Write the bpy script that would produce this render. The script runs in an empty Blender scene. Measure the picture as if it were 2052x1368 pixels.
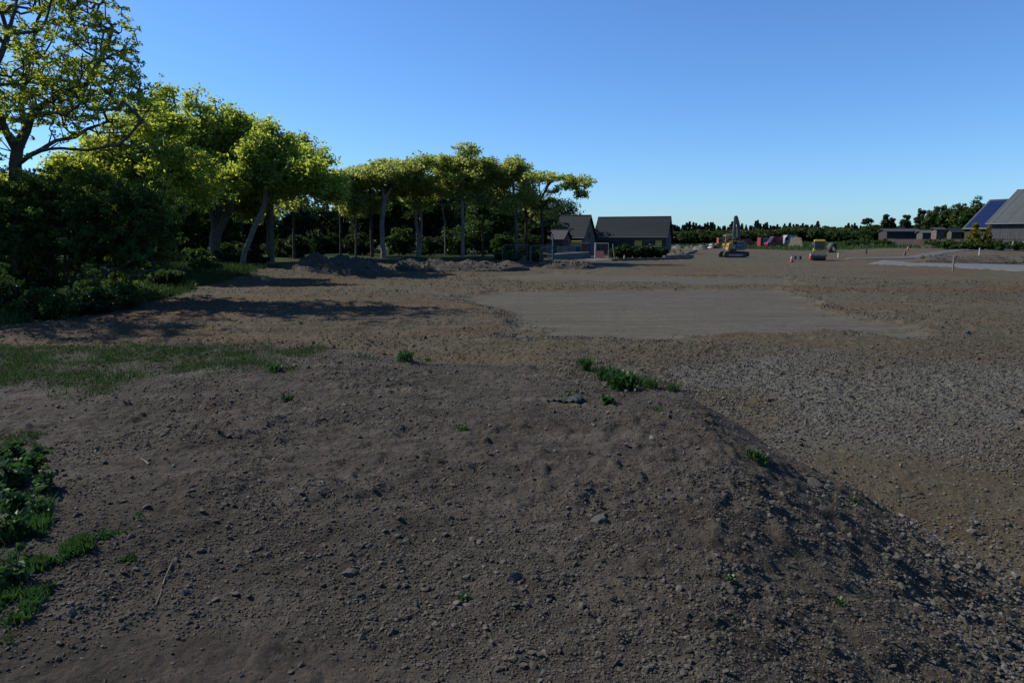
import bpy, math, random
import numpy as np
from mathutils import Vector, Matrix

R = math.radians
random.seed(4)
scene = bpy.context.scene
COL = scene.collection

# ---------------------------------------------------------------- camera
CAM_Z = 3.15
PITCH = math.atan((684 - 475) / 1368.0)
cam_d = bpy.data.cameras.new('camera')
cam_d.sensor_width = 36.0
cam_d.lens = 24.0
cam_d.clip_start = 0.1
cam_d.clip_end = 4000
cam = bpy.data.objects.new('camera', cam_d)
COL.objects.link(cam)
cam.location = (0, 0, CAM_Z)
cam.rotation_euler = (math.pi / 2 - PITCH, 0, 0)
scene.camera = cam

# ---------------------------------------------------------------- light
SUN_AZ = -72.0      # degrees from the view direction (+Y), negative is to the left
SUN_EL = 42.0
world = bpy.data.worlds.new('World')
scene.world = world
world.use_nodes = True
wn = world.node_tree
wn.nodes.clear()
w_out = wn.nodes.new('ShaderNodeOutputWorld')
w_bg = wn.nodes.new('ShaderNodeBackground')
w_sky = wn.nodes.new('ShaderNodeTexSky')
w_sky.sky_type = 'NISHITA'
w_sky.sun_disc = False
w_sky.sun_elevation = R(SUN_EL)
w_sky.sun_rotation = R(SUN_AZ)
w_sky.altitude = 0
w_sky.air_density = 1.0
w_sky.dust_density = 0.25
w_sky.ozone_density = 2.6
w_bg.inputs['Strength'].default_value = 0.112
w_tint = wn.nodes.new('ShaderNodeMix'); w_tint.data_type = 'RGBA'; w_tint.blend_type = 'MULTIPLY'   # clear deep blue summer sky
w_tint.inputs[0].default_value = 1.0
w_tint.inputs[7].default_value = (0.43, 0.66, 0.96, 1)
wn.links.new(w_sky.outputs[0], w_tint.inputs[6])
wn.links.new(w_tint.outputs[2], w_bg.inputs[0])
wn.links.new(w_bg.outputs[0], w_out.inputs[0])
sun_dir = Vector((math.sin(R(SUN_AZ)) * math.cos(R(SUN_EL)), math.cos(R(SUN_AZ)) * math.cos(R(SUN_EL)), math.sin(R(SUN_EL))))
sun_d = bpy.data.lights.new('sun', 'SUN')
sun_d.energy = 4.6
sun_d.angle = R(0.53)
sun_d.color = (1.0, 0.93, 0.82)
sun = bpy.data.objects.new('sun', sun_d)
COL.objects.link(sun)
sun.location = sun_dir * 100
sun.rotation_euler = sun_dir.to_track_quat('Z', 'Y').to_euler()
scene.view_settings.view_transform = 'Standard'
scene.view_settings.look = 'None'
scene.view_settings.exposure = 0.58
scene.view_settings.gamma = 1.0
scene.cycles.max_bounces = 6
scene.cycles.transmission_bounces = 4
scene.cycles.use_denoising = True

# ---------------------------------------------------------------- pixel rays
F = 1368.0
CP, SP = math.cos(PITCH), math.sin(PITCH)
def ray(px, py):
    u = (px - 1026.0) / F
    v = -(py - 684.0) / F
    return np.array([u, CP + v * SP, -SP + v * CP])
def G(px, py, z=0.0):
    d = ray(px, py)
    t = (z - CAM_Z) / d[2]
    return float(d[0] * t), float(d[1] * t)
def P(px, py, Y):
    d = ray(px, py)
    t = Y / d[1]
    return float(d[0] * t), float(Y), float(CAM_Z + d[2] * t)

# ---------------------------------------------------------------- numpy noise and masks
_T = np.random.RandomState(11).rand(256, 256).astype(np.float64)
def vn(x, y, s, seed=0):
    X = np.asarray(x) / s + seed * 17.31
    Y = np.asarray(y) / s + seed * 9.77
    ix = np.floor(X).astype(np.int64); iy = np.floor(Y).astype(np.int64)
    fx = X - ix; fy = Y - iy
    fx = fx * fx * (3 - 2 * fx); fy = fy * fy * (3 - 2 * fy)
    a = _T[ix & 255, iy & 255]; b = _T[(ix + 1) & 255, iy & 255]
    c = _T[ix & 255, (iy + 1) & 255]; d = _T[(ix + 1) & 255, (iy + 1) & 255]
    return (a + (b - a) * fx) * (1 - fy) + (c + (d - c) * fx) * fy - 0.5
def fbm(x, y, s, o=4, seed=0):
    r = 0; a = 1.0; x = np.asarray(x); y = np.asarray(y)
    for i in range(o):
        c, sn = math.cos(0.6 + i), math.sin(0.6 + i)
        r = r + a * vn(x * c - y * sn, x * sn + y * c, s, seed + i * 3)
        a *= 0.5; s *= 0.47
    return r
def sdpoly(x, y, poly):
    x = np.asarray(x, dtype=np.float64); y = np.asarray(y, dtype=np.float64)
    d = np.full(x.shape, 1e18); ins = np.zeros(x.shape, bool)
    n = len(poly)
    for i in range(n):
        ax, ay = poly[i]; bx, by = poly[(i + 1) % n]
        ex, ey = bx - ax, by - ay
        wx, wy = x - ax, y - ay
        t = np.clip((wx * ex + wy * ey) / (ex * ex + ey * ey + 1e-12), 0, 1)
        dx, dy = wx - ex * t, wy - ey * t
        d = np.minimum(d, dx * dx + dy * dy)
        if abs(ey) > 1e-12:
            c = ((ay > y) != (by > y)) & (x < ex * (y - ay) / ey + ax)
            ins ^= c
    d = np.sqrt(d)
    return np.where(ins, -d, d)
def sm(a, b, x):
    t = np.clip((x - a) / (b - a), 0, 1)
    return t * t * (3 - 2 * t)

MZ = 1.5
crest = [G(px, py, MZ) for px, py in [(-900, 700), (0, 688), (600, 690), (760, 712), (900, 725), (1110, 735), (1200, 757), (1350, 790),
                                      (1425, 834), (1465, 915), (1480, 1010), (1500, 1150), (1530, 1300), (1550, 1450)]]
MOUND = crest + [(1.0, -1.0), (1.2, -9), (-22, -9)]
PAD = [G(*p) for p in [(905, 598), (1000, 581), (1200, 579), (1560, 575), (1625, 600), (1650, 618), (1700, 630), (1805, 648), (1905, 677),
                       (1700, 671), (1430, 668), (1370, 676), (1010, 681), (1060, 655), (1010, 625), (960, 608)]]
PAD2 = [G(*p) for p in [(960, 552), (1090, 545), (1250, 549), (1420, 553), (1600, 556), (1590, 570), (1400, 569), (1180, 562), (1020, 560)]]
GRAV = [G(*p) for p in [(1330, 760), (1390, 725), (1560, 700), (1800, 712), (2300, 760), (2500, 960), (1960, 905), (1600, 905), (1480, 880), (1400, 800)]]
GREEN = [G(*p) for p in [(-900, 690), (16, 650), (170, 632), (330, 596), (400, 580), (540, 556), (560, 548)]] + [(-24, 64), (-5, 72), (2, 84), (4, 110), (6, 260), (-400, 260), (-400, 20)]
BANK = [(-15, 52), (-22, 60), (-8, 72), (3, 82), (8, 120), (6, 260), (-420, 260), (-420, 30), (-45, 40)]
GRASS = [G(px, py, MZ) for px, py in [(-500, 690), (590, 688), (600, 715), (560, 742), (420, 748), (300, 770), (190, 788), (100, 775), (-100, 785), (-500, 795)]]
FARGREEN = [(30, 175), (60, 200), (68, 150), (84, 128), (160, 110), (900, 110), (900, 900), (-900, 900), (-900, 240), (0, 240)]

PAVE = [[G(*p) for p in [(1738, 529), (1900, 536), (2140, 549), (2140, 536), (1900, 527), (1770, 522)]],
        [G(*p, 0.4) for p in [(1690, 514), (1812, 513), (1900, 510), (2140, 508), (2140, 505), (1960, 506.5), (1850, 509), (1700, 511.5)]],
        [G(*p) for p in [(1120, 521), (1200, 523), (1250, 521), (1180, 517), (1105, 519)]]]
def pave(x, y):
    return np.maximum.reduce([1 - sm(-0.1, 0.8, sdpoly(x, y, p)) for p in PAVE])
def masks(x, y):
    w = fbm(x, y, 2.2, 3, 5) * 1.6
    dM = sdpoly(x, y, MOUND)
    dP = np.minimum(sdpoly(x, y, PAD), sdpoly(x, y, PAD2))
    nz = fbm(x, y, 1.3, 3, 21)
    pad = 1 - sm(-0.9, 0.7, dP + nz * 1.3 + 0.35 * vn(x, y, 0.35, 6))
    grav = (1 - sm(-1.2, 1.0, sdpoly(x, y, GRAV) + w * 1.2)) * sm(0.1, 1.4, dM)
    green = np.maximum(1 - sm(-0.6, 0.5, sdpoly(x, y, GREEN) + w), 1 - sm(-4, 4, sdpoly(x, y, FARGREEN) + fbm(x, y, 12, 2, 4) * 5))
    grass = (1 - sm(-0.5, 0.3, sdpoly(x, y, GRASS) + fbm(x, y, 0.8, 3, 9) * 0.9)) * (dM < 0.3)
    mound = 1 - sm(0.3, 2.0, dM + w * 0.2)
    return dM, dP, pad, grav, green, grass, mound

def H(x, y, full=False, m=None):
    x = np.asarray(x, dtype=np.float64); y = np.asarray(y, dtype=np.float64)
    dM, dP, pad, grav, green, grass, mound = m if m is not None else masks(x, y)
    r = np.sqrt(x * x + y * y)
    z = fbm(x, y, 22, 2, 1) * 0.16 * sm(14, 30, r)
    z = z + 0.8 * (1 - sm(-6, 6, sdpoly(x, y, BANK)))
    z = z + 1.0 * sm(60, 75, x - (y - 100) * 0.1) * sm(96, 112, y)
    # mound the photographer stands on
    W = 2.5 + 0.45 * sm(0.5, 2.0, x) * (1 - sm(5, 8, y)) + 0.5 * vn(x, y, 1.7, 2)
    tq = np.clip((dM + 0.12 + 0.22 * vn(x, y, 0.9, 8)) / W, 0, 1)
    k = 1 - (0.7 * tq + 0.3 * tq * tq * (3 - 2 * tq))
    z = z + MZ * k
    z = z - 0.35 * (1 - sm(-6.5, -2.6, x)) * (1 - sm(4.5, 7.5, y)) * k
    z = z + 0.10 * fbm(x, y, 2.6, 2, 31) * k * sm(1.2, 3.0, r)
    # rough worked soil, scraped pads stay level
    rough = (1 - pad) * (1 - 0.6 * green)
    z = z - 0.13 * pad
    lump = fbm(x, y, 1.4, 2, 41)
    edge = np.exp(-(np.maximum(dP, 0) / 0.9) ** 2) * (dP > 0)
    z = z + rough * edge * (0.02 + 0.13 * vn(x, y, 0.6, 12)) * (1 - k)
    z = z + rough * (1 - k) * (0.07 * lump * (1 - 0.5 * grav))
    # wheel ruts running across the site behind the mound
    rut = sm(16, 19, y) * (1 - sm(25, 28, y)) * (1 - sm(6, 12, x)) * (1 - pad)
    z = z + rut * (0.20 * vn(x * 0.10, y + 0.05 * x, 0.42, 51) + 0.05 * vn(x * 0.2, y + 0.05 * x, 0.2, 53))
    rut2 = sm(26, 30, y) * (1 - sm(56, 66, y)) * (1 - sm(-9, 0, x)) * (1 - green)
    z = z + rut2 * 0.30 * vn(x * 0.10, y - 0.05 * x, 0.9, 57)
    # clods
    c1 = np.maximum(fbm(x, y, 0.34, 2, 61) - 0.02, 0)
    c2 = np.maximum(vn(x, y, 0.11, 71) - 0.05, 0)
    c3 = vn(x, y, 0.05, 81)
    patch = sm(-0.25, 0.3, fbm(x, y, 1.9, 2, 91))
    amp = (1 - pad * 0.95) * (1 - 0.5 * green)
    amp = amp * (1 - pave(x, y))
    z = z + amp * (c1 * (0.06 + 0.07 * patch) + c2 * (0.03 + 0.06 * patch + 0.03 * grav) + c3 * (0.012 + 0.016 * patch))
    z = z + pad * 0.006 * vn(x, y, 0.2, 88)
    return z
def hz(x, y):
    return float(H(np.array([x]), np.array([y]))[0])
_TT = np.geomspace(1.5, 900, 2600)
def at(px, py):
    """first point of the ground seen at a photo pixel"""
    d = ray(px, py)
    x = d[0] * _TT; y = d[1] * _TT; z = CAM_Z + d[2] * _TT
    g = z - H(x, y)
    k = np.nonzero(g < 0)[0]
    if len(k) == 0: i = len(_TT) - 1
    else: i = max(1, int(k[0]))
    a, b = g[i - 1], g[i]; f = a / (a - b) if a > b else 0.5
    t = _TT[i - 1] + (_TT[i] - _TT[i - 1]) * f
    X, Y = float(d[0] * t), float(d[1] * t)
    return X, Y, hz(X, Y)

# ---------------------------------------------------------------- object helpers
def tag(o, label=None, cat=None, group=None, kind=None):
    if label: o['label'] = label
    if cat: o['category'] = cat
    if group: o['group'] = group
    if kind: o['kind'] = kind
    return o
def empty(name, loc, rz=0.0, label=None, cat=None, group=None):
    o = bpy.data.objects.new(name, None)
    o.empty_display_size = 0.3
    COL.objects.link(o)
    o.location = loc; o.rotation_euler = (0, 0, rz)
    return tag(o, label, cat, group)
def np_mesh(name, V, Fc, mat, parent=None, smooth=False, rnd=None, attrs=None):
    """V (n,3); Fc (m,k) with one k for all faces"""
    V = np.asarray(V, dtype=np.float32); Fc = np.asarray(Fc, dtype=np.int32)
    me = bpy.data.meshes.new(name)
    k = Fc.shape[1]; m = Fc.shape[0]
    me.vertices.add(len(V)); me.vertices.foreach_set('co', V.ravel())
    me.loops.add(m * k); me.loops.foreach_set('vertex_index', Fc.ravel())
    me.polygons.add(m)
    me.polygons.foreach_set('loop_start', np.arange(0, m * k, k, dtype=np.int32))
    me.polygons.foreach_set('loop_total', np.full(m, k, dtype=np.int32))
    me.polygons.foreach_set('use_smooth', np.full(m, smooth, dtype=bool))
    if rnd is not None:
        a = me.attributes.new('rnd', 'FLOAT', 'POINT'); a.data.foreach_set('value', np.asarray(rnd, dtype=np.float32))
    if attrs:
        for n, arr in attrs.items():
            a = me.attributes.new(n, 'FLOAT', 'POINT'); a.data.foreach_set('value', np.asarray(arr, dtype=np.float32))
    me.update(calc_edges=True)
    if mat: me.materials.append(mat)
    o = bpy.data.objects.new(name, me)
    COL.objects.link(o)
    if parent: o.parent = parent
    return o
def copy_tree(o, parent=None):
    c = o.copy(); COL.objects.link(c)
    if parent: c.parent = parent
    for ch in list(o.children): copy_tree(ch, c)
    return c

class MB:
    """collects shapes into ONE mesh"""
    def __init__(self): self.v = []; self.f = []
    def add(self, vs, fs, M=None):
        b = len(self.v)
        for v in vs:
            v = Vector(v)
            if M: v = M @ v
            self.v.append(tuple(v))
        for f in fs: self.f.append([i + b for i in f])
        return self
    def box(self, c, s, rot=None, bev=0.0, taper=1.0):
        x, y, z = s[0] / 2, s[1] / 2, s[2] / 2
        M = Matrix.Translation(Vector(c))
        if rot: M = M @ Matrix.Rotation(rot[2], 4, 'Z') @ Matrix.Rotation(rot[1], 4, 'Y') @ Matrix.Rotation(rot[0], 4, 'X')
        b = min(bev, x * .9, y * .9, z * .9)
        if b <= 0:
            vs = [(-x, -y, -z), (x, -y, -z), (x, y, -z), (-x, y, -z), (-x * taper, -y * taper, z), (x * taper, -y * taper, z), (x * taper, y * taper, z), (-x * taper, y * taper, z)]
            fs = [(3, 2, 1, 0), (4, 5, 6, 7), (0, 1, 5, 4), (1, 2, 6, 5), (2, 3, 7, 6), (3, 0, 4, 7)]
        else:
            ring = lambda X, Y, Z: [(-X + b, -Y, Z), (X - b, -Y, Z), (X, -Y + b, Z), (X, Y - b, Z), (X - b, Y, Z), (-X + b, Y, Z), (-X, Y - b, Z), (-X, -Y + b, Z)]
            xt, yt = x * taper, y * taper
            vs = ring(x - b, y - b, -z) + ring(x, y, -z + b) + ring(xt, yt, z - b) + ring(xt - b, yt - b, z)
            fs = [tuple(reversed(range(8))), tuple(range(24, 32))]
            for L in range(3):
                for i in range(8):
                    j = (i + 1) % 8
                    fs.append((L * 8 + i, L * 8 + j, L * 8 + 8 + j, L * 8 + 8 + i))
        return self.add(vs, fs, M)
    def cyl(self, p0, p1, r0, r1=None, n=14, cap=True):
        r1 = r0 if r1 is None else r1
        p0 = Vector(p0); p1 = Vector(p1); d = (p1 - p0).normalized()
        a = d.orthogonal().normalized(); b = d.cross(a)
        vs = []
        for p, r in ((p0, r0), (p1, r1)):
            for i in range(n):
                t = 2 * math.pi * i / n
                vs.append(p + a * math.cos(t) * r + b * math.sin(t) * r)
        fs = [(i, (i + 1) % n, n + (i + 1) % n, n + i) for i in range(n)]
        if cap: fs += [tuple(reversed(range(n))), tuple(range(n, 2 * n))]
        return self.add(vs, fs)
    def path(self, pts, r, n=8):
        for a, b in zip(pts[:-1], pts[1:]): self.cyl(a, b, r, r, n)
        return self
    def prism(self, prof, y0, y1, M=None):
        """profile in XZ (ccw), extruded along Y"""
        n = len(prof)
        vs = [(p[0], y0, p[1]) for p in prof] + [(p[0], y1, p[1]) for p in prof]
        fs = [tuple(range(n)), tuple(reversed(range(n, 2 * n)))]
        fs += [(i, n + i, n + (i + 1) % n, (i + 1) % n) for i in range(n)]
        return self.add(vs, fs, M)
    def build(self, name, mat, parent=None, smooth=False):
        me = bpy.data.meshes.new(name)
        me.from_pydata(self.v, [], self.f); me.update()
        import bmesh
        bm = bmesh.new(); bm.from_mesh(me); bmesh.ops.recalc_face_normals(bm, faces=bm.faces); bm.to_mesh(me); bm.free()
        if smooth: me.polygons.foreach_set('use_smooth', [len(p.vertices) <= 4 for p in me.polygons])
        me.materials.append(mat)
        o = bpy.data.objects.new(name, me); COL.objects.link(o)
        if parent: o.parent = parent
        return o

# ---------------------------------------------------------------- materials
def nmat(name):
    m = bpy.data.materials.new(name); m.use_nodes = True
    nt = m.node_tree; nt.nodes.clear()
    return m, nt, nt.nodes.new('ShaderNodeOutputMaterial')
def node(nt, t, **kw):
    n = nt.nodes.new(t)
    for k, v in kw.items():
        if hasattr(n, k) and k not in n.inputs: setattr(n, k, v)
        else: n.inputs[k].default_value = v
    return n
def ramp(nt, fac, stops):
    r = nt.nodes.new('ShaderNodeValToRGB')
    e = r.color_ramp.elements
    while len(e) < len(stops): e.new(0.5)
    for i, (p, c) in enumerate(stops):
        e[i].position = p; e[i].color = (*c, 1) if len(c) == 3 else c
    nt.links.new(fac, r.inputs[0]); return r
def mixc(nt, fac, a, b, mode='MIX'):
    m = nt.nodes.new('ShaderNodeMix'); m.data_type = 'RGBA'; m.blend_type = mode
    for s, v in ((m.inputs[0], fac), (m.inputs[6], a), (m.inputs[7], b)):
        if hasattr(v, 'is_linked') or hasattr(v, 'links'): nt.links.new(v, s)
        elif isinstance(v, (int, float)): s.default_value = v
        else: s.default_value = (*v, 1)
    return m.outputs[2]
def surf(name, col, rough=0.6, metal=0.0, var=0.18, scale=3.0, bump=0.0, bscale=20.0, spec=0.4, stripes=None, dirt=None):
    """painted, metal, stone or timber surface with procedural wear"""
    m, nt, out = nmat(name)
    b = node(nt, 'ShaderNodeBsdfPrincipled')
    b.inputs['Roughness'].default_value = rough; b.inputs['Metallic'].default_value = metal
    b.inputs['Specular IOR Level'].default_value = spec
    tc = node(nt, 'ShaderNodeTexCoord')
    n1 = node(nt, 'ShaderNodeTexNoise', Scale=scale, Detail=5.0, Roughness=0.65)
    nt.links.new(tc.outputs['Object'], n1.inputs['Vector'])
    c0 = tuple(max(0, c * (1 - var)) for c in col); c1 = tuple(min(1, c * (1 + var)) for c in col)
    cr = ramp(nt, n1.outputs[0], [(0.3, c0), (0.7, c1)]).outputs[0]
    if dirt:
        n2 = node(nt, 'ShaderNodeTexNoise', Scale=scale * 2.3, Detail=6.0, Roughness=0.7)
        nt.links.new(tc.outputs['Object'], n2.inputs['Vector'])
        f = ramp(nt, n2.outputs[0], [(0.48, (0, 0, 0)), (0.72, (0.75,) * 3)]).outputs[0]
        cr = mixc(nt, f, cr, dirt)
    nt.links.new(cr, b.inputs['Base Color'])
    hgt = None
    if stripes:
        axis, per, depth, kind = stripes
        sx = node(nt, 'ShaderNodeSeparateXYZ'); nt.links.new(tc.outputs['Object'], sx.inputs[0])
        mu = node(nt, 'ShaderNodeMath', operation='MULTIPLY'); mu.inputs[1].default_value = 1.0 / per
        nt.links.new(sx.outputs[axis], mu.inputs[0])
        fr = node(nt, 'ShaderNodeMath', operation='FRACT'); nt.links.new(mu.outputs[0], fr.inputs[0])
        if kind == 'lap':
            rr = ramp(nt, fr.outputs[0], [(0.0, (0, 0, 0)), (0.12, (1, 1, 1)), (1.0, (0.3, 0.3, 0.3))])
        else:
            rr = ramp(nt, fr.outputs[0], [(0.0, (0, 0, 0)), (0.08, (1, 1, 1)), (0.92, (1, 1, 1)), (1.0, (0, 0, 0))])
        fl = node(nt, 'ShaderNodeMath', operation='FLOOR'); nt.links.new(mu.outputs[0], fl.inputs[0])
        wn_ = node(nt, 'ShaderNodeTexWhiteNoise', noise_dimensions='1D'); nt.links.new(fl.outputs[0], wn_.inputs['W'])
        cc = ramp(nt, wn_.outputs[0], [(0.0, (0.72,) * 3), (1.0, (1.15,) * 3)]).outputs[0]
        cr = mixc(nt, 1.0, cr, cc, 'MULTIPLY'); nt.links.new(cr, b.inputs['Base Color'])
        bp = node(nt, 'ShaderNodeBump', Strength=0.9, Distance=depth)
        nt.links.new(rr.outputs[0], bp.inputs['Height']); hgt = bp
    if bump:
        n3 = node(nt, 'ShaderNodeTexNoise', Scale=bscale, Detail=6.0, Roughness=0.7)
        nt.links.new(tc.outputs['Object'], n3.inputs['Vector'])
        bp2 = node(nt, 'ShaderNodeBump', Strength=0.8, Distance=bump)
        nt.links.new(n3.outputs[0], bp2.inputs['Height'])
        if hgt: nt.links.new(hgt.outputs[0], bp2.inputs['Normal'])
        hgt = bp2
    if hgt: nt.links.new(hgt.outputs[0], b.inputs['Normal'])
    nt.links.new(b.outputs[0], out.inputs[0])
    return m
def leafmat(name, dark, light, trans=0.45, tcol=None):
    m, nt, out = nmat(name)
    at_ = node(nt, 'ShaderNodeAttribute', attribute_name='rnd')
    c = ramp(nt, at_.outputs['Fac'], [(0.0, dark), (1.0, light)]).outputs[0]
    tc = mixc(nt, 0.5, c, tcol or light)
    d = node(nt, 'ShaderNodeBsdfDiffuse'); nt.links.new(c, d.inputs[0])
    t = node(nt, 'ShaderNodeBsdfTranslucent'); nt.links.new(tc, t.inputs[0])
    mx = node(nt, 'ShaderNodeMixShader'); mx.inputs[0].default_value = trans
    nt.links.new(d.outputs[0], mx.inputs[1]); nt.links.new(t.outputs[0], mx.inputs[2])
    g = node(nt, 'ShaderNodeBsdfGlossy', Roughness=0.42); g.inputs[0].default_value = (0.6, 0.65, 0.6, 1)
    m2 = node(nt, 'ShaderNodeMixShader'); m2.inputs[0].default_value = 0.02
    nt.links.new(mx.outputs[0], m2.inputs[1]); nt.links.new(g.outputs[0], m2.inputs[2])
    nt.links.new(m2.outputs[0], out.inputs[0])
    return m

M = {}
M['bark_grey'] = surf('bark_grey', (0.075, 0.066, 0.056), 0.9, var=0.45, scale=4, bump=0.06, bscale=9, spec=0.15)
M['bark_dark'] = surf('bark_dark', (0.045, 0.038, 0.03), 0.92, var=0.4, scale=4, bump=0.05, bscale=9, spec=0.15)
M['bark_light'] = surf('bark_light', (0.13, 0.115, 0.10), 0.9, var=0.45, scale=3, bump=0.05, bscale=9, spec=0.15)
M['leaf_ash'] = leafmat('leaf_ash', (0.08, 0.13, 0.025), (0.30, 0.36, 0.06), 0.6, (0.66, 0.72, 0.06))
M['leaf_sun'] = leafmat('leaf_sun', (0.07, 0.12, 0.025), (0.30, 0.37, 0.065), 0.6, (0.62, 0.72, 0.08))
M['leaf_mid'] = leafmat('leaf_mid', (0.055, 0.09, 0.025), (0.24, 0.30, 0.07), 0.6, (0.58, 0.66, 0.12))
M['leaf_olive'] = leafmat('leaf_olive', (0.07, 0.10, 0.03), (0.28, 0.32, 0.09), 0.6, (0.60, 0.66, 0.14))
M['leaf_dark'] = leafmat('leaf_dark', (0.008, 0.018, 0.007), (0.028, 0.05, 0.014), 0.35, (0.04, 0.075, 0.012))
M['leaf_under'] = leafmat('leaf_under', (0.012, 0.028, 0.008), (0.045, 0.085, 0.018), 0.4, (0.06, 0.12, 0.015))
M['leaf_bush'] = leafmat('leaf_bush', (0.016, 0.034, 0.010), (0.075, 0.13, 0.03), 0.5, (0.18, 0.28, 0.035))
M['leaf_far'] = leafmat('leaf_far', (0.018, 0.035, 0.010), (0.06, 0.085, 0.018), 0.4, (0.08, 0.11, 0.02))
M['leaf_conifer'] = leafmat('leaf_conifer', (0.005, 0.014, 0.012), (0.014, 0.030, 0.022), 0.2)
M['leaf_pine'] = leafmat('leaf_pine', (0.012, 0.024, 0.012), (0.04, 0.06, 0.025), 0.3)
M['leaf_yellow'] = leafmat('leaf_yellow', (0.09, 0.08, 0.008), (0.22, 0.19, 0.015), 0.4)
M['leaf_weed'] = leafmat('leaf_weed', (0.012, 0.034, 0.012), (0.035, 0.08, 0.02), 0.4, (0.05, 0.12, 0.02))
M['grass_blade'] = leafmat('grass_blade', (0.014, 0.028, 0.010), (0.035, 0.06, 0.018), 0.4, (0.04, 0.08, 0.015))
M['stem_green'] = surf('green_stem', (0.03, 0.055, 0.018), 0.7, var=0.3)
M['straw'] = surf('dry_stalk', (0.07, 0.06, 0.042), 0.8, var=0.3)

def ground_material():
    m, nt, out = nmat('worked_soil')
    b = node(nt, 'ShaderNodeBsdfPrincipled'); b.inputs['Roughness'].default_value = 0.95
    b.inputs['Specular IOR Level'].default_value = 0.12
    tc = node(nt, 'ShaderNodeTexCoord')
    A = lambda n: node(nt, 'ShaderNodeAttribute', attribute_name=n).outputs['Fac']
    def N(scale, det=6.0, rough=0.65, vec=None):
        n = node(nt, 'ShaderNodeTexNoise', Scale=scale, Detail=det, Roughness=rough)
        nt.links.new(vec or tc.outputs['Object'], n.inputs['Vector']); return n.outputs[0]
    big, mid, fine, grit = N(0.09), N(0.9), N(7.0), N(60.0, 4.0)
    base = ramp(nt, big, [(0.36, (0.0540, 0.0435, 0.0275)), (0.5, (0.0676, 0.0596, 0.0396)), (0.64, (0.0725, 0.0670, 0.0473))]).outputs[0]
    br = ramp(nt, mid, [(0.4, (0.0443, 0.0336, 0.0204)), (0.62, (0.0725, 0.0646, 0.0440))]).outputs[0]
    base = mixc(nt, 0.45, base, br)
    mound = ramp(nt, mid, [(0.35, (0.045, 0.0385, 0.0295)), (0.65, (0.064, 0.056, 0.0445))]).outputs[0]
    mp = node(nt, 'ShaderNodeMapping'); mp.inputs['Rotation'].default_value = (0, 0, 0.35); mp.inputs['Scale'].default_value = (0.55, 2.6, 1)
    nt.links.new(tc.outputs['Object'], mp.inputs[0])
    streak = ramp(nt, N(1.5, 5.0, 0.7, mp.outputs[0]), [(0.36, (0.74, 0.73, 0.72)), (0.52, (1.0,) * 3), (0.66, (1.40, 1.38, 1.34))]).outputs[0]
    mound = mixc(nt, 1.0, mound, streak, 'MULTIPLY')
    base = mixc(nt, A('mound'), base, mound)
    base = mixc(nt, A('rust'), base, (0.0707, 0.0447, 0.0231))
    gr = ramp(nt, fine, [(0.3, (0.0614, 0.0602, 0.0512)), (0.7, (0.1014, 0.1006, 0.0869))]).outputs[0]
    base = mixc(nt, A('gravel'), base, gr)
    pad = ramp(nt, N(1.6, 7.0, 0.75), [(0.3, (0.052, 0.046, 0.034)), (0.7, (0.072, 0.065, 0.050))]).outputs[0]
    mq = node(nt, 'ShaderNodeMapping'); mq.inputs['Rotation'].default_value = (0, 0, 0.06); mq.inputs['Scale'].default_value = (0.12, 1.6, 1)
    nt.links.new(tc.outputs['Object'], mq.inputs[0])
    pad = mixc(nt, 1.0, pad, ramp(nt, N(1.2, 6.0, 0.7, mq.outputs[0]), [(0.38, (0.80, 0.78, 0.74)), (0.5, (1.0,) * 3), (0.66, (1.16,) * 3)]).outputs[0], 'MULTIPLY')
    base = mixc(nt, A('pad'), base, pad)
    gn = ramp(nt, mid, [(0.35, (0.0110, 0.0199, 0.0066)), (0.65, (0.0246, 0.0404, 0.0110))]).outputs[0]
    base = mixc(nt, A('green'), base, gn)
    f1 = ramp(nt, fine, [(0.25, (0.72,) * 3), (0.75, (1.25,) * 3)]).outputs[0]
    f2 = ramp(nt, grit, [(0.25, (0.7,) * 3), (0.75, (1.3,) * 3)]).outputs[0]
    base = mixc(nt, 1.0, base, f1, 'MULTIPLY')
    base = mixc(nt, 1.0, base, f2, 'MULTIPLY')
    nt.links.new(base, b.inputs['Base Color'])
    # lumpy crumbs: voronoi for pebbles, noise for grain; smoother on the rolled pad
    vo = node(nt, 'ShaderNodeTexVoronoi', Scale=26.0); nt.links.new(tc.outputs['Object'], vo.inputs['Vector'])
    vo2 = node(nt, 'ShaderNodeTexVoronoi', Scale=9.0); nt.links.new(tc.outputs['Object'], vo2.inputs['Vector'])
    s = node(nt, 'ShaderNodeMath', operation='MULTIPLY_ADD'); s.inputs[1].default_value = -0.5
    nt.links.new(vo.outputs['Distance'], s.inputs[0]); nt.links.new(N(34.0, 7.0, 0.75), s.inputs[2])
    s2 = node(nt, 'ShaderNodeMath', operation='MULTIPLY_ADD'); s2.inputs[1].default_value = -0.7
    nt.links.new(vo2.outputs['Distance'], s2.inputs[0]); nt.links.new(s.outputs[0], s2.inputs[2])
    inv = node(nt, 'ShaderNodeMath', operation='MULTIPLY_ADD'); inv.inputs[1].default_value = -0.85; inv.inputs[2].default_value = 1.0
    nt.links.new(A('pad'), inv.inputs[0])
    bp = node(nt, 'ShaderNodeBump', Distance=0.035)
    nt.links.new(inv.outputs[0], bp.inputs['Strength']); nt.links.new(s2.outputs[0], bp.inputs['Height'])
    nt.links.new(bp.outputs[0], b.inputs['Normal'])
    nt.links.new(b.outputs[0], out.inputs[0])
    return m
M['ground'] = ground_material()
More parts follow.
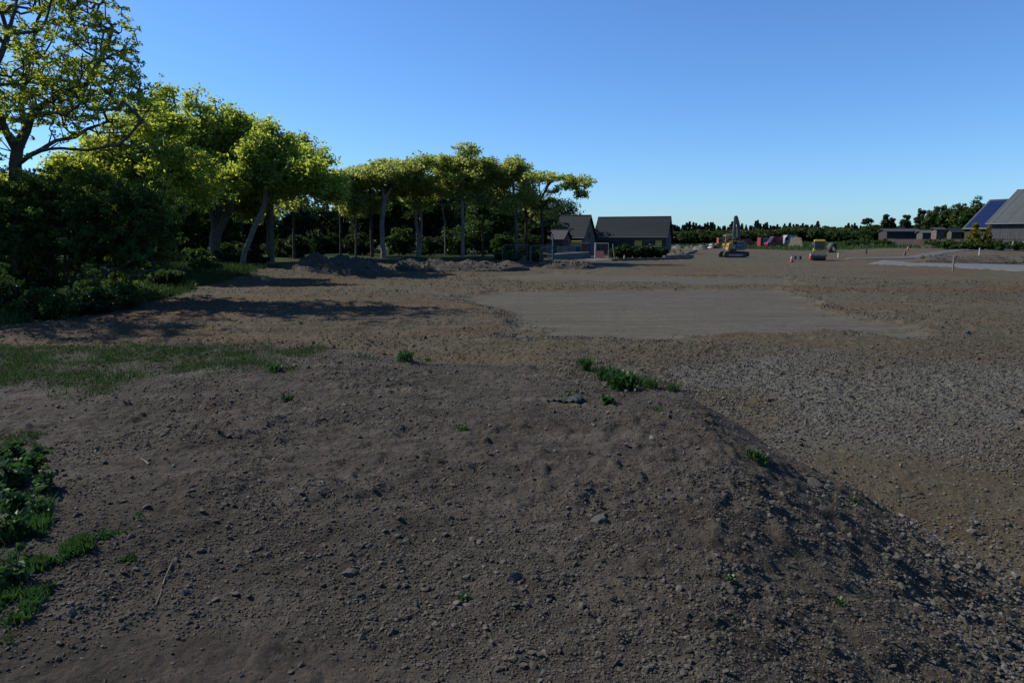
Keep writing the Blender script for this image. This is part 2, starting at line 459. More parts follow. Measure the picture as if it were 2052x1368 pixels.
def stonemat(name, dark, light):
    m, nt, out = nmat(name)
    b = node(nt, 'ShaderNodeBsdfPrincipled'); b.inputs['Roughness'].default_value = 0.9; b.inputs['Specular IOR Level'].default_value = 0.2
    c = ramp(nt, node(nt, 'ShaderNodeAttribute', attribute_name='rnd').outputs['Fac'], [(0.0, dark), (0.8, tuple((p + q) / 2 for p, q in zip(dark, light))), (1.0, light)]).outputs[0]
    tc = node(nt, 'ShaderNodeTexCoord'); n = node(nt, 'ShaderNodeTexNoise', Scale=40.0, Detail=5.0)
    nt.links.new(tc.outputs['Object'], n.inputs['Vector'])
    f = ramp(nt, n.outputs[0], [(0.3, (0.7,) * 3), (0.7, (1.25,) * 3)]).outputs[0]
    nt.links.new(mixc(nt, 1.0, c, f, 'MULTIPLY'), b.inputs['Base Color'])
    bp = node(nt, 'ShaderNodeBump', Strength=0.6, Distance=0.01); nt.links.new(n.outputs[0], bp.inputs['Height'])
    nt.links.new(bp.outputs[0], b.inputs['Normal']); nt.links.new(b.outputs[0], out.inputs[0]); return m
M['clod'] = stonemat('soil_clod', (0.042, 0.037, 0.029), (0.082, 0.075, 0.061))
M['clod_brown'] = stonemat('brown_clod', (0.044, 0.034, 0.023), (0.088, 0.074, 0.054))
M['stone'] = stonemat('broken_stone', (0.042, 0.037, 0.029), (0.108, 0.103, 0.094))
M['rock'] = stonemat('rock', (0.044, 0.041, 0.036), (0.060, 0.057, 0.051))

# ---------------------------------------------------------------- the ground
def build_ground():
    az = np.concatenate([np.linspace(-180, -60, 40)[:-1], np.linspace(-60, -44, 60)[:-1], np.linspace(-44, 44, 960)[:-1],
                         np.linspace(44, 60, 60)[:-1], np.linspace(60, 180, 41)[:-1]])
    rr = np.concatenate([[0.0005], np.geomspace(0.5, 1.9, 30)[:-1], np.geomspace(1.9, 70, 1050)[:-1], np.geomspace(70, 1500, 170)])
    a, r = np.meshgrid(np.radians(az), rr)
    x = (np.sin(a) * r).ravel(); y = (np.cos(a) * r).ravel()
    m = masks(x, y)
    z = H(x, y, m=m)
    dM, dP, pad, grav, green, grass, mound = m
    rust = sm(0.05, 0.5, fbm(x * 0.35, y, 5.0, 3, 77)) * (1 - mound) * 0.8
    rust = np.maximum(rust, 0.5 * sm(16, 19, y) * (1 - sm(25, 29, y)) * (1 - sm(4, 10, x)) * (1 - mound) * sm(-0.2, 0.25, fbm(x * 0.3, y, 2.0, 3, 79)))
    rust = rust * (1 - pad)
    na, nr = len(az), len(rr)
    i = np.arange(nr - 1)[:, None] * na; j = np.arange(na)[None, :]; j2 = (j + 1) % na
    Fc = np.stack([i + j, i + j2, i + na + j2, i + na + j], axis=-1).reshape(-1, 4)[:, ::-1]
    o = np_mesh('ground', np.stack([x, y, z], 1), Fc, M['ground'], smooth=True,
                attrs=dict(pad=pad, gravel=grav * sm(-0.3, 0.25, fbm(x, y, 3.0, 3, 66)) * 0.9, green=np.clip(green + grass * 0.3, 0, 1), mound=mound, rust=rust))
    tag(o, 'bare brown worked soil of the building site with scraped level pads', None, None, 'structure')
build_ground()

# ---------------------------------------------------------------- stones and clods
t_ = (1 + 5 ** 0.5) / 2
ICO = np.array([(-1, t_, 0), (1, t_, 0), (-1, -t_, 0), (1, -t_, 0), (0, -1, t_), (0, 1, t_), (0, -1, -t_), (0, 1, -t_), (t_, 0, -1), (t_, 0, 1), (-t_, 0, -1), (-t_, 0, 1)]) / math.sqrt(1 + t_ * t_)
ICF = np.array([(0, 11, 5), (0, 5, 1), (0, 1, 7), (0, 7, 10), (0, 10, 11), (1, 5, 9), (5, 11, 4), (11, 10, 2), (10, 7, 6), (7, 1, 8), (3, 9, 4), (3, 4, 2), (3, 2, 6), (3, 6, 8), (3, 8, 9), (4, 9, 5), (2, 4, 11), (6, 2, 10), (8, 6, 7), (9, 8, 1)])
def rot_z_np(a):
    c, s = np.cos(a), np.sin(a); z = np.zeros_like(a); o = np.ones_like(a)
    return np.stack([np.stack([c, -s, z], -1), np.stack([s, c, z], -1), np.stack([z, z, o], -1)], -2)
def rot_x_np(a):
    c, s = np.cos(a), np.sin(a); z = np.zeros_like(a); o = np.ones_like(a)
    return np.stack([np.stack([o, z, z], -1), np.stack([z, c, -s], -1), np.stack([z, s, c], -1)], -2)
def stones(name, x, y, size, mat, rs, sink=0.2, flat=0.6, z=None, parent=None):
    n = len(x)
    if z is None: z = H(x, y)
    V = ICO[None] * (1 + rs.uniform(-0.32, 0.32, (n, 12, 1)))
    V = V * np.stack([rs.uniform(0.8, 1.3, n), rs.uniform(0.6, 1.0, n), rs.uniform(flat * 0.6, flat * 1.2, n)], -1)[:, None, :]
    Rm = rot_z_np(rs.uniform(0, 6.28, n)) @ rot_x_np(rs.normal(0, 0.5, n)) @ rot_z_np(rs.uniform(0, 6.28, n))
    V = np.einsum('nij,nkj->nki', Rm, V) * size[:, None, None]
    V = V + np.stack([x, y, z + size * flat * (1 - 2 * sink)], -1)[:, None, :] - 0
    Fc = (ICF[None] + (np.arange(n) * 12)[:, None, None]).reshape(-1, 3)
    return np_mesh(name, V.reshape(-1, 3), Fc, mat, parent, rnd=np.repeat(rs.rand(n), 12))
def scatter(n, r0, r1, rs, amax=42):
    r = np.exp(rs.uniform(math.log(r0), math.log(r1), n)); a = np.radians(rs.uniform(-amax, amax, n))
    return np.sin(a) * r, np.cos(a) * r, r
rs = np.random.RandomState(5)
x, y, r = scatter(230000, 1.9, 26, rs)
m = masks(x, y)
cl = sm(-0.15, 0.35, fbm(x, y, 1.1, 3, 101))
keep = (m[0] < 2.2) & (rs.rand(len(x)) < 0.05 + 0.75 * cl)
x1, y1, r1 = x[keep], y[keep], r[keep]
size = np.exp(rs.normal(-5.75, 0.5, len(x1))) + r1 * 0.0007
big = rs.rand(len(x1)) < 0.02 * (0.2 + cl[keep] * 1.5); size[big] *= rs.uniform(1.6, 3.4, big.sum()); size = np.minimum(size, 0.015 + r1 * 0.0018)
tag(stones('soil_clods', x1, y1, size, M['clod'], rs, 0.25), 'crumbly dark soil clods strewn over the foreground mound', 'soil clods', None, 'stuff')
x, y, r = scatter(170000, 4.2, 48, rs)
m = masks(x, y)
w = m[3] * (0.35 + 0.65 * sm(-0.4, 0.1, fbm(x, y, 1.6, 3, 113))) + (0.12 + 0.5 * sm(-0.3, 0.3, fbm(x, y, 2.3, 3, 111))) * (1 - sm(14, 34, r)) * sm(-7, 3, x)
w = w * (1 - m[2] * 0.985) * (1 - m[4]) * sm(0.5, 1.6, m[0])
w = np.maximum(w, 0.012 * (m[0] < 0.5))
w = np.maximum(w, 0.9 * ((m[1] > -0.1) & (m[1] < 0.8) & (r < 45)) * sm(-0.3, 0.2, vn(x, y, 0.8, 5)))
keep = rs.rand(len(x)) < w
x2, y2, r2 = x[keep], y[keep], r[keep]
size = np.exp(rs.normal(-4.75, 0.45, len(x2))) + r2 * 0.0008
tag(stones('gravel', x2, y2, size, M['stone'], rs, 0.2, 0.65), 'broken grey stone spread in front of the mound', 'gravel', None, 'stuff')

x, y, r = scatter(120000, 9, 60, rs)
m = masks(x, y)
w = (0.08 + sm(-0.25, 0.35, fbm(x * 0.5, y, 2.4, 3, 121))) * (1 - m[2]) * (1 - m[4]) * sm(0.8, 2.0, m[0]) * 0.4 * (1 - pave(x, y))
keep = rs.rand(len(x)) < w
x3, y3, r3 = x[keep], y[keep], r[keep]
size = np.exp(rs.normal(-4.4, 0.5, len(x3))) + r3 * 0.0007
tag(stones('loose_earth', x3, y3, size, M['clod_brown'], rs, 0.3, 0.7), 'loose brown earth crumbs turned up by the machines across the site', 'loose earth', None, 'stuff')

# single rocks one can point at
def rock(px, py, s, label, seed, flat=0.55):
    rs = np.random.RandomState(seed)
    X, Y, Z = at(px, py)
    # subdivided icosahedron, chiselled
    import bmesh
    bm = bmesh.new(); bmesh.ops.create_icosphere(bm, subdivisions=3, radius=1.0)
    for v in bm.verts:
        for q in range(1): pass
    dirs = rs.normal(size=(9, 3)); dirs /= np.linalg.norm(dirs, axis=1)[:, None]; lim = rs.uniform(0.55, 0.85, 9)
    for v in bm.verts:
        c = np.array(v.co)
        for d, l in zip(dirs, lim):
            k = c @ d
            if k > l: c = c - d * (k - l)
        c = c * (1 + 0.04 * rs.randn())
        v.co = Vector((c[0] * s, c[1] * s * 0.75, c[2] * s * flat))
    me = bpy.data.meshes.new('rock'); bm.to_mesh(me); bm.free(); me.materials.append(M['rock'])
    a = me.attributes.new('rnd', 'FLOAT', 'POINT'); a.data.foreach_set('value', rs.rand(1).repeat(len(me.vertices)).astype(np.float32))
    o = bpy.data.objects.new('rock', me); COL.objects.link(o)
    o.location = (X, Y, Z + s * flat * 0.05); o.rotation_euler = (rs.uniform(-.2, .2), rs.uniform(-.2, .2), rs.uniform(0, 6))
    tag(o, label, 'rock', 'larger rocks lying in the soil')
rock(1200, 1046, 0.07, 'half-buried grey rock alone on the middle of the mound', 1)
rock(1630, 968, 0.10, 'flat tan rock at the foot of the mound below the stony ridge', 2, 0.4)
rock(1820, 995, 0.09, 'smooth pale rock on the stony ground right of the mound', 3, 0.4)
rock(1796, 1117, 0.05, 'small rounded cream rock near the bottom of the stony slope', 4, 0.8)
rock(700, 1150, 0.045, 'angular grey rock among loose clods low on the mound', 5, 0.7)
rock(1030, 1160, 0.045, 'bluish rock standing up at the bottom middle of the mound', 6, 0.9)
rock(1935, 667, 0.18, 'dark boulder at the right tip of the level pad', 7, 0.6)
rock(1160, 765, 0.05, 'pale rock beside the weed clump on the crest of the mound', 8, 0.6)
rock(1460, 1180, 0.05, 'light broken rock at the bottom of the mound by a small weed', 9, 0.7)

# ---------------------------------------------------------------- trees
def tubes(name, A, B, ra, rb, mat, parent, sides=6):
    n = len(A)
    d = B - A; L = np.linalg.norm(d, axis=1)[:, None] + 1e-9; d = d / L
    up = np.where(np.abs(d[:, 2:3]) > 0.9, np.array([[1.0, 0, 0]]), np.array([[0, 0, 1.0]]))
    u = np.cross(d, up); u /= np.linalg.norm(u, axis=1)[:, None]; w = np.cross(d, u)
    t = np.linspace(0, 2 * math.pi, sides, endpoint=False)
    ring = np.cos(t)[None, :, None] * u[:, None, :] + np.sin(t)[None, :, None] * w[:, None, :]
    A2 = A - d * ra[:, None] * 0.25; B2 = B + d * rb[:, None] * 0.25
    V = np.concatenate([A2[:, None] + ring * ra[:, None, None], B2[:, None] + ring * rb[:, None, None]], 1)
    k = np.arange(sides); k2 = (k + 1) % sides
    q = np.stack([k, k2, sides + k2, sides + k], -1)
    Fc = (q[None] + (np.arange(n) * 2 * sides)[:, None, None]).reshape(-1, 4)
    return np_mesh(name, V.reshape(-1, 3), Fc, mat, parent, smooth=True)
def leaves(name, C, per, spread, ls, mat, parent, rs, flatz=0.7, aspect=0.55, fold=True):
    n = len(C); N = n * per
    cid = np.repeat(np.arange(n), per)
    o = rs.normal(size=(N, 3)); o /= np.linalg.norm(o, axis=1)[:, None]
    o *= (rs.rand(N) ** 0.45)[:, None]
    cs = spread * rs.uniform(0.65, 1.35, n)
    o *= cs[cid][:, None]; o[:, 2] *= flatz
    p = C[cid] + o
    nr = rs.normal(size=(N, 3)) * 0.8 + np.array([0, 0, 0.7]) + o / (spread + 1e-6) * 0.4
    nr /= np.linalg.norm(nr, axis=1)[:, None]
    a = np.cross(nr, rs.normal(size=(N, 3))); a /= np.linalg.norm(a, axis=1)[:, None]
    b = np.cross(nr, a)
    s = ls * rs.uniform(0.6, 1.4, N)[:, None]
    V = np.stack([p - a * s, p + b * s * aspect - nr * s * 0.12, p + a * s, p - b * s * aspect - nr * s * 0.12], 1)
    Fc = np.arange(N * 4).reshape(-1, 4)
    crnd = rs.rand(n)[cid] * 0.4 + rs.rand(N) ** 1.3 * 0.6
    return np_mesh(name, V.reshape(-1, 3), Fc, mat, parent, rnd=np.repeat(crnd, 4))
def grow(trunk, lumps, ncl, rs, r_tip=0.02, step=0.8, power=2.25, droop=0.0, shell=0.35, rbase=None):
    """trunk: list of polylines of (x,y,z); lumps: ellipsoids the crown fills; returns nodes and clump centres"""
    pos = []; par = []
    starts = {}
    for pl in trunk:
        prev = -1
        for k, pt in enumerate(pl):
            key = tuple(round(c, 3) for c in pt)
            if key in starts: prev = starts[key]; continue
            pt = np.array(pt, float)
            if prev >= 0:
                L = np.linalg.norm(pt - pos[prev]); m_ = max(1, int(L / step))
                base = pos[prev].copy()
                for q in range(1, m_):
                    pos.append(base + (pt - base) * q / m_ + rs.normal(0, 0.035 * step, 3)); par.append(prev); prev = len(pos) - 1
            pos.append(pt); par.append(prev); prev = len(pos) - 1; starts[key] = prev
    ntr = len(pos)
    vol = np.array([l[3] * l[4] * l[5] for l in lumps]) ** 0.75; vol /= vol.sum()
    T = []
    for li in rs.choice(len(lumps), ncl, p=vol):
        l = lumps[li]
        d = rs.normal(size=3); d /= np.linalg.norm(d)
        rad = shell + (1 - shell) * rs.rand() ** 0.5
        if rs.rand() < 0.16: rad = rs.uniform(1.0, 1.32)
        T.append([l[0] + d[0] * l[3] * rad, l[1] + d[1] * l[4] * rad, l[2] + d[2] * l[5] * rad])
    T = np.array(T)
    top = pos[ntr - 1]
    P0 = np.array(pos)
    dd = np.min(np.linalg.norm(T[:, None] - P0[None], axis=2), axis=1)
    T = T[np.argsort(dd)]
    low = P0[:, 2].min() + (P0[:, 2].max() - P0[:, 2].min()) * 0.3
    for t in T:
        Pn = np.array(pos)
        dv = t - Pn; dist = np.linalg.norm(dv, axis=1)
        cost = dist + 0.7 * np.maximum(0, -dv[:, 2] + 0.15 * dist) + 3.0 * np.maximum(0, low - Pn[:, 2])
        i = int(np.argmin(cost)); D = dist[i]; m_ = max(1, int(D / step)); base = Pn[i]; prev = i
        sag = rs.normal(0, 0.10 * D, 3); sag[2] = abs(sag[2]) * 0.6 - droop * D
        for q in range(1, m_ + 1):
            f = q / m_
            p = base + (t - base) * f + sag * math.sin(math.pi * f) * 0.8
            if q < m_: p = p + rs.normal(0, 0.06 * step, 3)
            pos.append(p); par.append(prev); prev = len(pos) - 1
    pos = np.array(pos); par = np.array(par)
    rad = np.zeros(len(pos)); has = np.zeros(len(pos), bool)
    has[par[par >= 0]] = True
    acc = np.where(has, 0.0, r_tip ** power)
    for i in range(len(pos) - 1, -1, -1):
        rad[i] = acc[i] ** (1 / power)
        if par[i] >= 0: acc[par[i]] += acc[i]
    if rbase: rad = r_tip * 0.4 + rad * (0.62 * rbase / rad[0])
    # flare at the foot
    z0 = pos[0][2]
    fl = np.clip(1 - (pos[:, 2] - z0) / 1.2, 0, 1); fl[np.arange(len(pos)) >= ntr] = 0
    rad = rad * (1 + 0.25 * fl)
    return pos, par, rad, T
def make_tree(name, label, cat, group, loc, trunk, lumps, ncl, per, ls, spread, leaf, bark, seed, r_tip=0.02, step=0.8, twigs=0, rbase=None, sides=6, shell=0.35, aspect=0.55, flatz=0.7, droop=0.0, keep=1.0):
    rs = np.random.RandomState(seed)
    root = empty(name, loc, 0, label, cat, group)
    pos, par, rad, T = grow(trunk, lumps, ncl, rs, r_tip, step, rbase=rbase, shell=shell, droop=droop)
    e = par >= 0
    A = pos[par[e]]; B = pos[e]; rb = rad[e]; ra = np.minimum(rad[par[e]], rb * 1.5)
    C = T
    if keep < 1: C = T[rs.rand(len(T)) < keep]
    if twigs:
        tc = C[rs.randint(0, len(C), len(C) * twigs)]
        d = rs.normal(size=(len(tc), 3)); d[:, 2] = np.abs(d[:, 2]) * 0.6; d /= np.linalg.norm(d, axis=1)[:, None]
        te = tc + d * spread * rs.uniform(0.6, 1.3, len(tc))[:, None]
        A = np.concatenate([A, tc]); B = np.concatenate([B, te]); ra = np.concatenate([ra, np.full(len(tc), r_tip * 0.6)]); rb = np.concatenate([rb, np.full(len(tc), r_tip * 0.3)])
        C = np.concatenate([C, te])
        per = max(4, int(per / (1 + twigs))); spread = spread * 0.55
    tubes('trunk', A, B, ra, rb, bark, root, sides)
    leaves('crown', C, per, spread, ls, leaf, root, rs, aspect=aspect, flatz=flatz)
    return root
def px3(px, py, Y, loc):
    p = P(px, py, Y); return (p[0] - loc[0], p[1] - loc[1], p[2] - loc[2])
def lump(px, py, Y, wpx, hpx, loc, depth=None):
    """ellipsoid crown lobe centred where the photo shows it; widths in photo pixels"""
    p = px3(px, py, Y, loc); k = Y / F
    return (p[0], p[1], p[2], wpx * k, depth if depth else wpx * k, hpx * k)

# T1: tall open tree at the left edge
Y1 = 34.0
b = P(36, 640, Y1); loc = (b[0], Y1, hz(b[0], Y1))
q = lambda px, py, dy=0.0: px3(px, py, Y1 + dy, loc)
fork = q(34, 300)
low = q(30, 330)
make_tree('tall_open_tree', 'tall thin-leaved tree with forked grey trunk at the left edge', 'tree', None, loc,
    [[(0, 0, -0.2), q(34, 480), low, fork, q(52, 262), q(62, 232), q(90, 208, 0.5), q(120, 190, 1), q(165, 183, 1.2)],
     [fork, q(14, 268, -0.6), q(0, 236, -1), q(-30, 180, -1.5)],
     [low, q(80, 302, -0.8), q(120, 297, -1.2), q(176, 301, -1.6), q(240, 290, -2), q(310, 300, -2)],
     [q(80, 302, -0.8), q(112, 282, 0.6), q(150, 275, 1), q(176, 258, 1.4), q(225, 240, 1.6)],
     [q(62, 232), q(100, 225, -1.5), q(130, 232, -2), q(165, 205, -2.4)],
     [q(52, 262), q(40, 200, 1.0), q(60, 120, 1.5), q(75, 40, 1.6)],
     [q(165, 183, 1.2), q(200, 120, 1.6), q(225, 60, 1.8)],
     [q(240, 290, -2), q(262, 268, -2.2), q(285, 240, -2.3)],
     [q(-30, 180, -1.5), q(10, 90, -1.5), q(30, 20, -1.5)]],
    [lump(90, 90, Y1, 115, 95, loc), lump(205, 70, Y1 + 1, 60, 62, loc), lump(250, 150, Y1 + 1, 52, 60, loc), lump(60, 190, Y1, 95, 60, loc), lump(170, 170, Y1, 100, 50, loc),
     lump(265, 110, Y1 + 1, 40, 60, loc), lump(262, 180, Y1, 50, 50, loc), lump(110, 150, Y1 + 2, 110, 80, loc), lump(-60, 150, Y1 - 1, 110, 150, loc), lump(90, 240, Y1, 130, 40, loc), lump(240, 215, Y1 - 1.5, 70, 45, loc), lump(60, -60, Y1, 150, 90, loc), lump(150, 10, Y1, 80, 50, loc)],
    1150, 42, 0.08, 0.36, M['leaf_ash'], M['bark_grey'], 3, r_tip=0.009, step=0.55, twigs=2, rbase=0.44, sides=7, shell=0.05, aspect=0.5, keep=0.72)

# T2: many-stemmed low tree with dark leaves, in front of it
Y2 = 28.0
b = at(130, 606); loc = (b[0], b[1], b[2]); Y2 = b[1]
q = lambda px, py, dy=0.0: px3(px, py, Y2 + dy, loc)
f0 = (0, 0, -0.1); f1 = (0.1, 0, 0.35)
make_tree('bushy_tree', 'low many-stemmed bushy tree with dark leaves and spreading stems', 'tree', None, loc,
    [[f0, f1, q(130, 520), q(120, 440), q(110, 390)], [f1, q(95, 540, -0.5), q(60, 500, -1), q(40, 450, -1)], [f1, q(155, 540, 0.6), q(180, 480, 1), q(215, 420, 1.2)],
     [f1, q(100, 565, 0.8), q(50, 535, 1.4), q(10, 500, 1.5)], [f1, q(150, 560, -1), q(200, 555, -1.5), q(250, 530, -1.8)], [f1, q(140, 500, 0.7), q(160, 430, 1.3), q(150, 380, 1.5)]],
    [lump(110, 445, Y2, 130, 88, loc, 2.4), lump(235, 460, Y2, 100, 80, loc, 2.2), lump(20, 460, Y2, 90, 85, loc, 2.2), lump(150, 400, Y2, 150, 52, loc, 2.0), lump(60, 400, Y2, 90, 50, loc, 2.0), lump(300, 430, Y2 + 1, 60, 60, loc, 1.8),
     lump(290, 500, Y2 + 1, 60, 40, loc, 1.5), lump(-60, 430, Y2, 90, 100, loc, 2.2),
     lump(30, 535, Y2 + 1.0, 80, 44, loc, 1.4), lump(215, 545, Y2 + 2.2, 90, 36, loc, 1.4), lump(100, 545, Y2 + 2.0, 70, 36, loc, 1.2), lump(70, 500, Y2 - 0.6, 60, 34, loc, 1.2), lump(180, 500, Y2 + 1, 60, 30, loc, 1.2), lump(240, 515, Y2, 40, 24, loc, 1.0)],
    1350, 80, 0.065, 0.42, M['leaf_bush'], M['bark_dark'], 8, r_tip=0.012, step=0.45, rbase=0.2, twigs=1)
b2 = at(262, 600); loc = b2
q = lambda px, py, dy=0.0: px3(px, py, b2[1] + dy, loc)
make_tree('small_tree', 'slender small tree with mossy pale stem beside the bushy tree', 'tree', None, loc,
    [[(0, 0, -0.1), q(262, 560), q(268, 520), q(270, 470)], [q(262, 560), q(300, 545), q(330, 530)], [q(262, 560), q(235, 545, 0.5), q(205, 552, 1)]],
    [lump(262, 450, b2[1], 85, 60, loc, 1.6), lump(310, 490, b2[1] + 1, 60, 35, loc, 1.4)], 150, 60, 0.075, 0.33, M['leaf_under'], M['bark_grey'], 9, r_tip=0.012, step=0.4, rbase=0.13, twigs=1)

for k_, (x_, y_, s_, lb_) in enumerate([(-25.5, 27.5, 31, 'leafy tree just beyond the left border, shading the dirt track'), (-31, 36, 32, 'leafy tree beyond the left border behind the tall open tree')]):
    z_ = hz(x_, y_)
    make_tree('broadleaf_tree', lb_, 'tree', 'trees beyond the left border', (x_, y_, z_), [[(0, 0, -.2), (0.2, 0, 4), (0, 0.2, 8)]],
              [(0, 0, 9.5, 3.0, 3.0, 3.2), (1.0, 0.5, 7, 2.4, 2.4, 1.6), (-1.5, -.5, 7.5, 2.4, 2.6, 2), (0.6, -1.0, 11.5, 2.0, 2.0, 1.8)], 260, 50, 0.09, 0.5, M['leaf_sun'], M['bark_dark'], s_, r_tip=0.015, rbase=0.3, shell=0.2)

# T3 group: the big leafy trees of the left belt
def big(pxb, Y, label, trunk, lumps, n, leaf, bark, seed, per=38, ls=0.15, spread=0.75, rbase=0.45, shell=0.25, r_tip=0.022, name='broadleaf_tree'):
    bx = P(pxb, 500, Y)[0]; loc = (bx, Y, hz(bx, Y))
    q = lambda px, py, dy=0.0: px3(px, py, Y + dy, loc)
    if Y > 74: lumps = [(l[0], l[1] + 9, l[2] * 1.1, l[3] * 0.82) for l in lumps]
    tr = [[((0, 0, -0.2) if p == 'b' else q(*p)) for p in pl] for pl in trunk]
    lp = [lump(l[0], l[1], Y + (l[4] if len(l) > 4 else 0), l[2], l[3], loc, l[5] if len(l) > 5 else None) for l in lumps]
    rl = np.random.RandomState(seed + 500); out = []
    for l in lp:
        for _ in range(6):
            d = rl.normal(size=3) * 0.5; f = rl.uniform(0.28, 0.66)
            out.append((l[0] + d[0] * l[3], l[1] + d[1] * l[4], l[2] + d[2] * l[5] - 0.1 * l[5], l[3] * f, l[4] * f, l[5] * f * rl.uniform(0.8, 1.2)))
    if Y > 70:
        for _ in range(3):
            c_ = px3(trunk[0][-1][0] + rl.uniform(-38, 38), rl.uniform(368, 420), Y + rl.uniform(-1, 3), loc)
            out.append((c_[0], c_[1], c_[2], rl.uniform(0.8, 1.6), rl.uniform(0.8, 1.6), rl.uniform(0.5, 1.0)))
    lp = out; n = int(n * 1.8)
    return make_tree(name, label, 'tree', 'trees along the left side of the site', loc, tr, lp, n, per, ls, spread, leaf, bark, seed, r_tip=r_tip, rbase=rbase, shell=shell)
big(425, 62, 'huge dense broadleaf tree with three thick stems behind the bushy tree',
    [['b', (432, 470), (425, 430), (400, 390), (370, 340)], [(432, 470), (440, 420, 0.5), (436, 370, 1), (430, 300, 1)], [(432, 470), (462, 420), (465, 380), (480, 320)]],
    [(425, 228, 74, 54), (385, 262, 64, 46), (340, 235, 46, 40), (490, 262, 34, 40), (470, 300, 70, 60), (350, 330, 80, 45), (420, 350, 90, 40), (500, 350, 60, 45), (380, 380, 60, 30), (560, 360, 60, 30)], 760, M['leaf_sun'], M['bark_grey'], 21, rbase=0.75)
big(300, 50, 'bright yellow-green tree filling the gap under the long bare limb',
    [['b', (300, 460), (290, 400), (280, 340)]],
    [(250, 350, 110, 55), (330, 340, 70, 60), (160, 345, 90, 40), (290, 275, 60, 50), (335, 235, 42, 40), (230, 300, 60, 40), (300, 400, 90, 40), (120, 380, 80, 30)], 720, M['leaf_ash'], M['bark_dark'], 22, rbase=0.4, ls=0.13, spread=0.62)
big(482, 58, 'leaning pale-barked tree whose trunk slants to the right',
    [['b', (490, 505), (508, 460), (530, 410), (535, 375), (560, 330)], [(530, 410), (548, 370, 1), (545, 320, 1)]],
    [(555, 325, 60, 42), (600, 345, 46, 30), (515, 285, 40, 28), (558, 285, 20, 34), (500, 350, 50, 30), (628, 350, 30, 18)], 430, M['leaf_sun'], M['bark_light'], 23, rbase=0.34)
big(540, 66, 'straight dark-trunked tree right of the leaning tree',
    [['b', (541, 450), (540, 400), (538, 350)]],
    [(540, 335, 70, 40), (600, 300, 26, 16), (620, 352, 30, 20), (540, 385, 55, 25), (450, 380, 60, 30), (500, 400, 50, 30)], 460, M['leaf_mid'], M['bark_grey'], 24, rbase=0.55)
big(588, 74, 'thin tree with a forked top in front of the open sky gap',
    [['b', (588, 450), (588, 400), (580, 378), (560, 360)], [(588, 400), (600, 382), (625, 365)]],
    [(585, 360, 45, 22), (640, 370, 26, 16)], 130, M['leaf_mid'], M['bark_dark'], 25, rbase=0.22, per=40)
big(682, 84, 'scraggy small-crowned tree at the right side of the sky gap',
    [['b', (682, 440), (682, 400), (682, 370)]],
    [(682, 352, 36, 24), (690, 392, 34, 22)], 150, M['leaf_mid'], M['bark_dark'], 26, rbase=0.2, per=36)
big(712, 78, 'slim tree closing the canopy left of the dark straight trunk',
    [['b', (713, 440), (708, 390), (700, 355)]],
    [(675, 352, 34, 12), (705, 345, 34, 18), (735, 350, 30, 18)], 130, M['leaf_olive'], M['bark_grey'], 36, rbase=0.18)
big(745, 80, 'dark straight trunk standing left of the twin pale trunks',
    [['b', (743, 440), (742, 380), (735, 345)]],
    [(715, 342, 50, 22), (765, 330, 45, 28), (700, 360, 40, 16)], 210, M['leaf_olive'], M['bark_dark'], 27, rbase=0.3)
big(768, 78, 'pale patchy trunk with high rounded crown behind the spoil heap',
    [['b', (765, 450), (770, 400), (762, 365), (750, 340)], [(770, 400), (800, 350), (810, 330)]],
    [(800, 322, 42, 28), (820, 342, 26, 20), (760, 350, 60, 18), (860, 352, 22, 10)], 260, M['leaf_olive'], M['bark_light'], 28, rbase=0.45)
big(838, 82, 'twin-stemmed pale tree with broken stub between two heaps',
    [['b', (836, 460), (832, 410), (830, 365)], ['b', (844, 460, 0.4), (842, 400, 0.5), (845, 350, 0.5)]],
    [(830, 345, 28, 20), (850, 372, 40, 14), (800, 372, 30, 12)], 120, M['leaf_olive'], M['bark_light'], 29, rbase=0.42)
big(892, 86, 'thin leaning pale stem behind the shrubs',
    [['b', (892, 450), (884, 400), (876, 360), (880, 330)]],
    [(885, 325, 34, 20), (880, 350, 30, 20)], 150, M['leaf_mid'], M['bark_light'], 30, rbase=0.16, per=40)
big(927, 80, 'tall bare white-barked trunk under the highest crown of the row',
    [['b', (928, 460), (926, 400), (926, 350), (930, 325)]],
    [(932, 318, 40, 26), (895, 325, 32, 22), (955, 335, 26, 26), (925, 358, 46, 14)], 300, M['leaf_mid'], M['bark_light'], 31, rbase=0.36)
big(968, 84, 'dark slightly curved trunk right of the white-barked trunk',
    [['b', (966, 460), (974, 400), (978, 350), (985, 330)]],
    [(1000, 325, 32, 22), (975, 345, 26, 20)], 150, M['leaf_olive'], M['bark_dark'], 32, rbase=0.24)
big(1036, 80, 'brown trunk with pale lower half near the mesh fence',
    [['b', (1035, 470), (1032, 420), (1028, 365), (1018, 335)]],
    [(1020, 325, 34, 20), (1040, 345, 26, 14), (1000, 345, 26, 16)], 170, M['leaf_olive'], M['bark_grey'], 33, rbase=0.3)
big(1056, 85, 'dark forked tree between the brown trunk and the drooping tree',
    [['b', (1054, 440), (1052, 400), (1048, 370), (1046, 350)], [(1052, 400), (1060, 375), (1058, 352)]],
    [(1052, 345, 26, 12), (1055, 400, 24, 8)], 70, M['leaf_olive'], M['bark_dark'], 34, rbase=0.28, per=36)
big(1086, 82, 'drooping tree at the end of the row with a long branch over the house',
    [['b', (1086, 440), (1084, 400), (1080, 370), (1090, 352)], [(1084, 400), (1098, 372), (1112, 356), (1140, 352), (1170, 362)]],
    [(1085, 348, 28, 12), (1130, 348, 26, 8), (1160, 356, 30, 12), (1172, 378, 14, 14), (1110, 372, 16, 8), (1105, 395, 14, 8)], 120, M['leaf_mid'], M['bark_dark'], 35, rbase=0.3, per=22, spread=0.55)

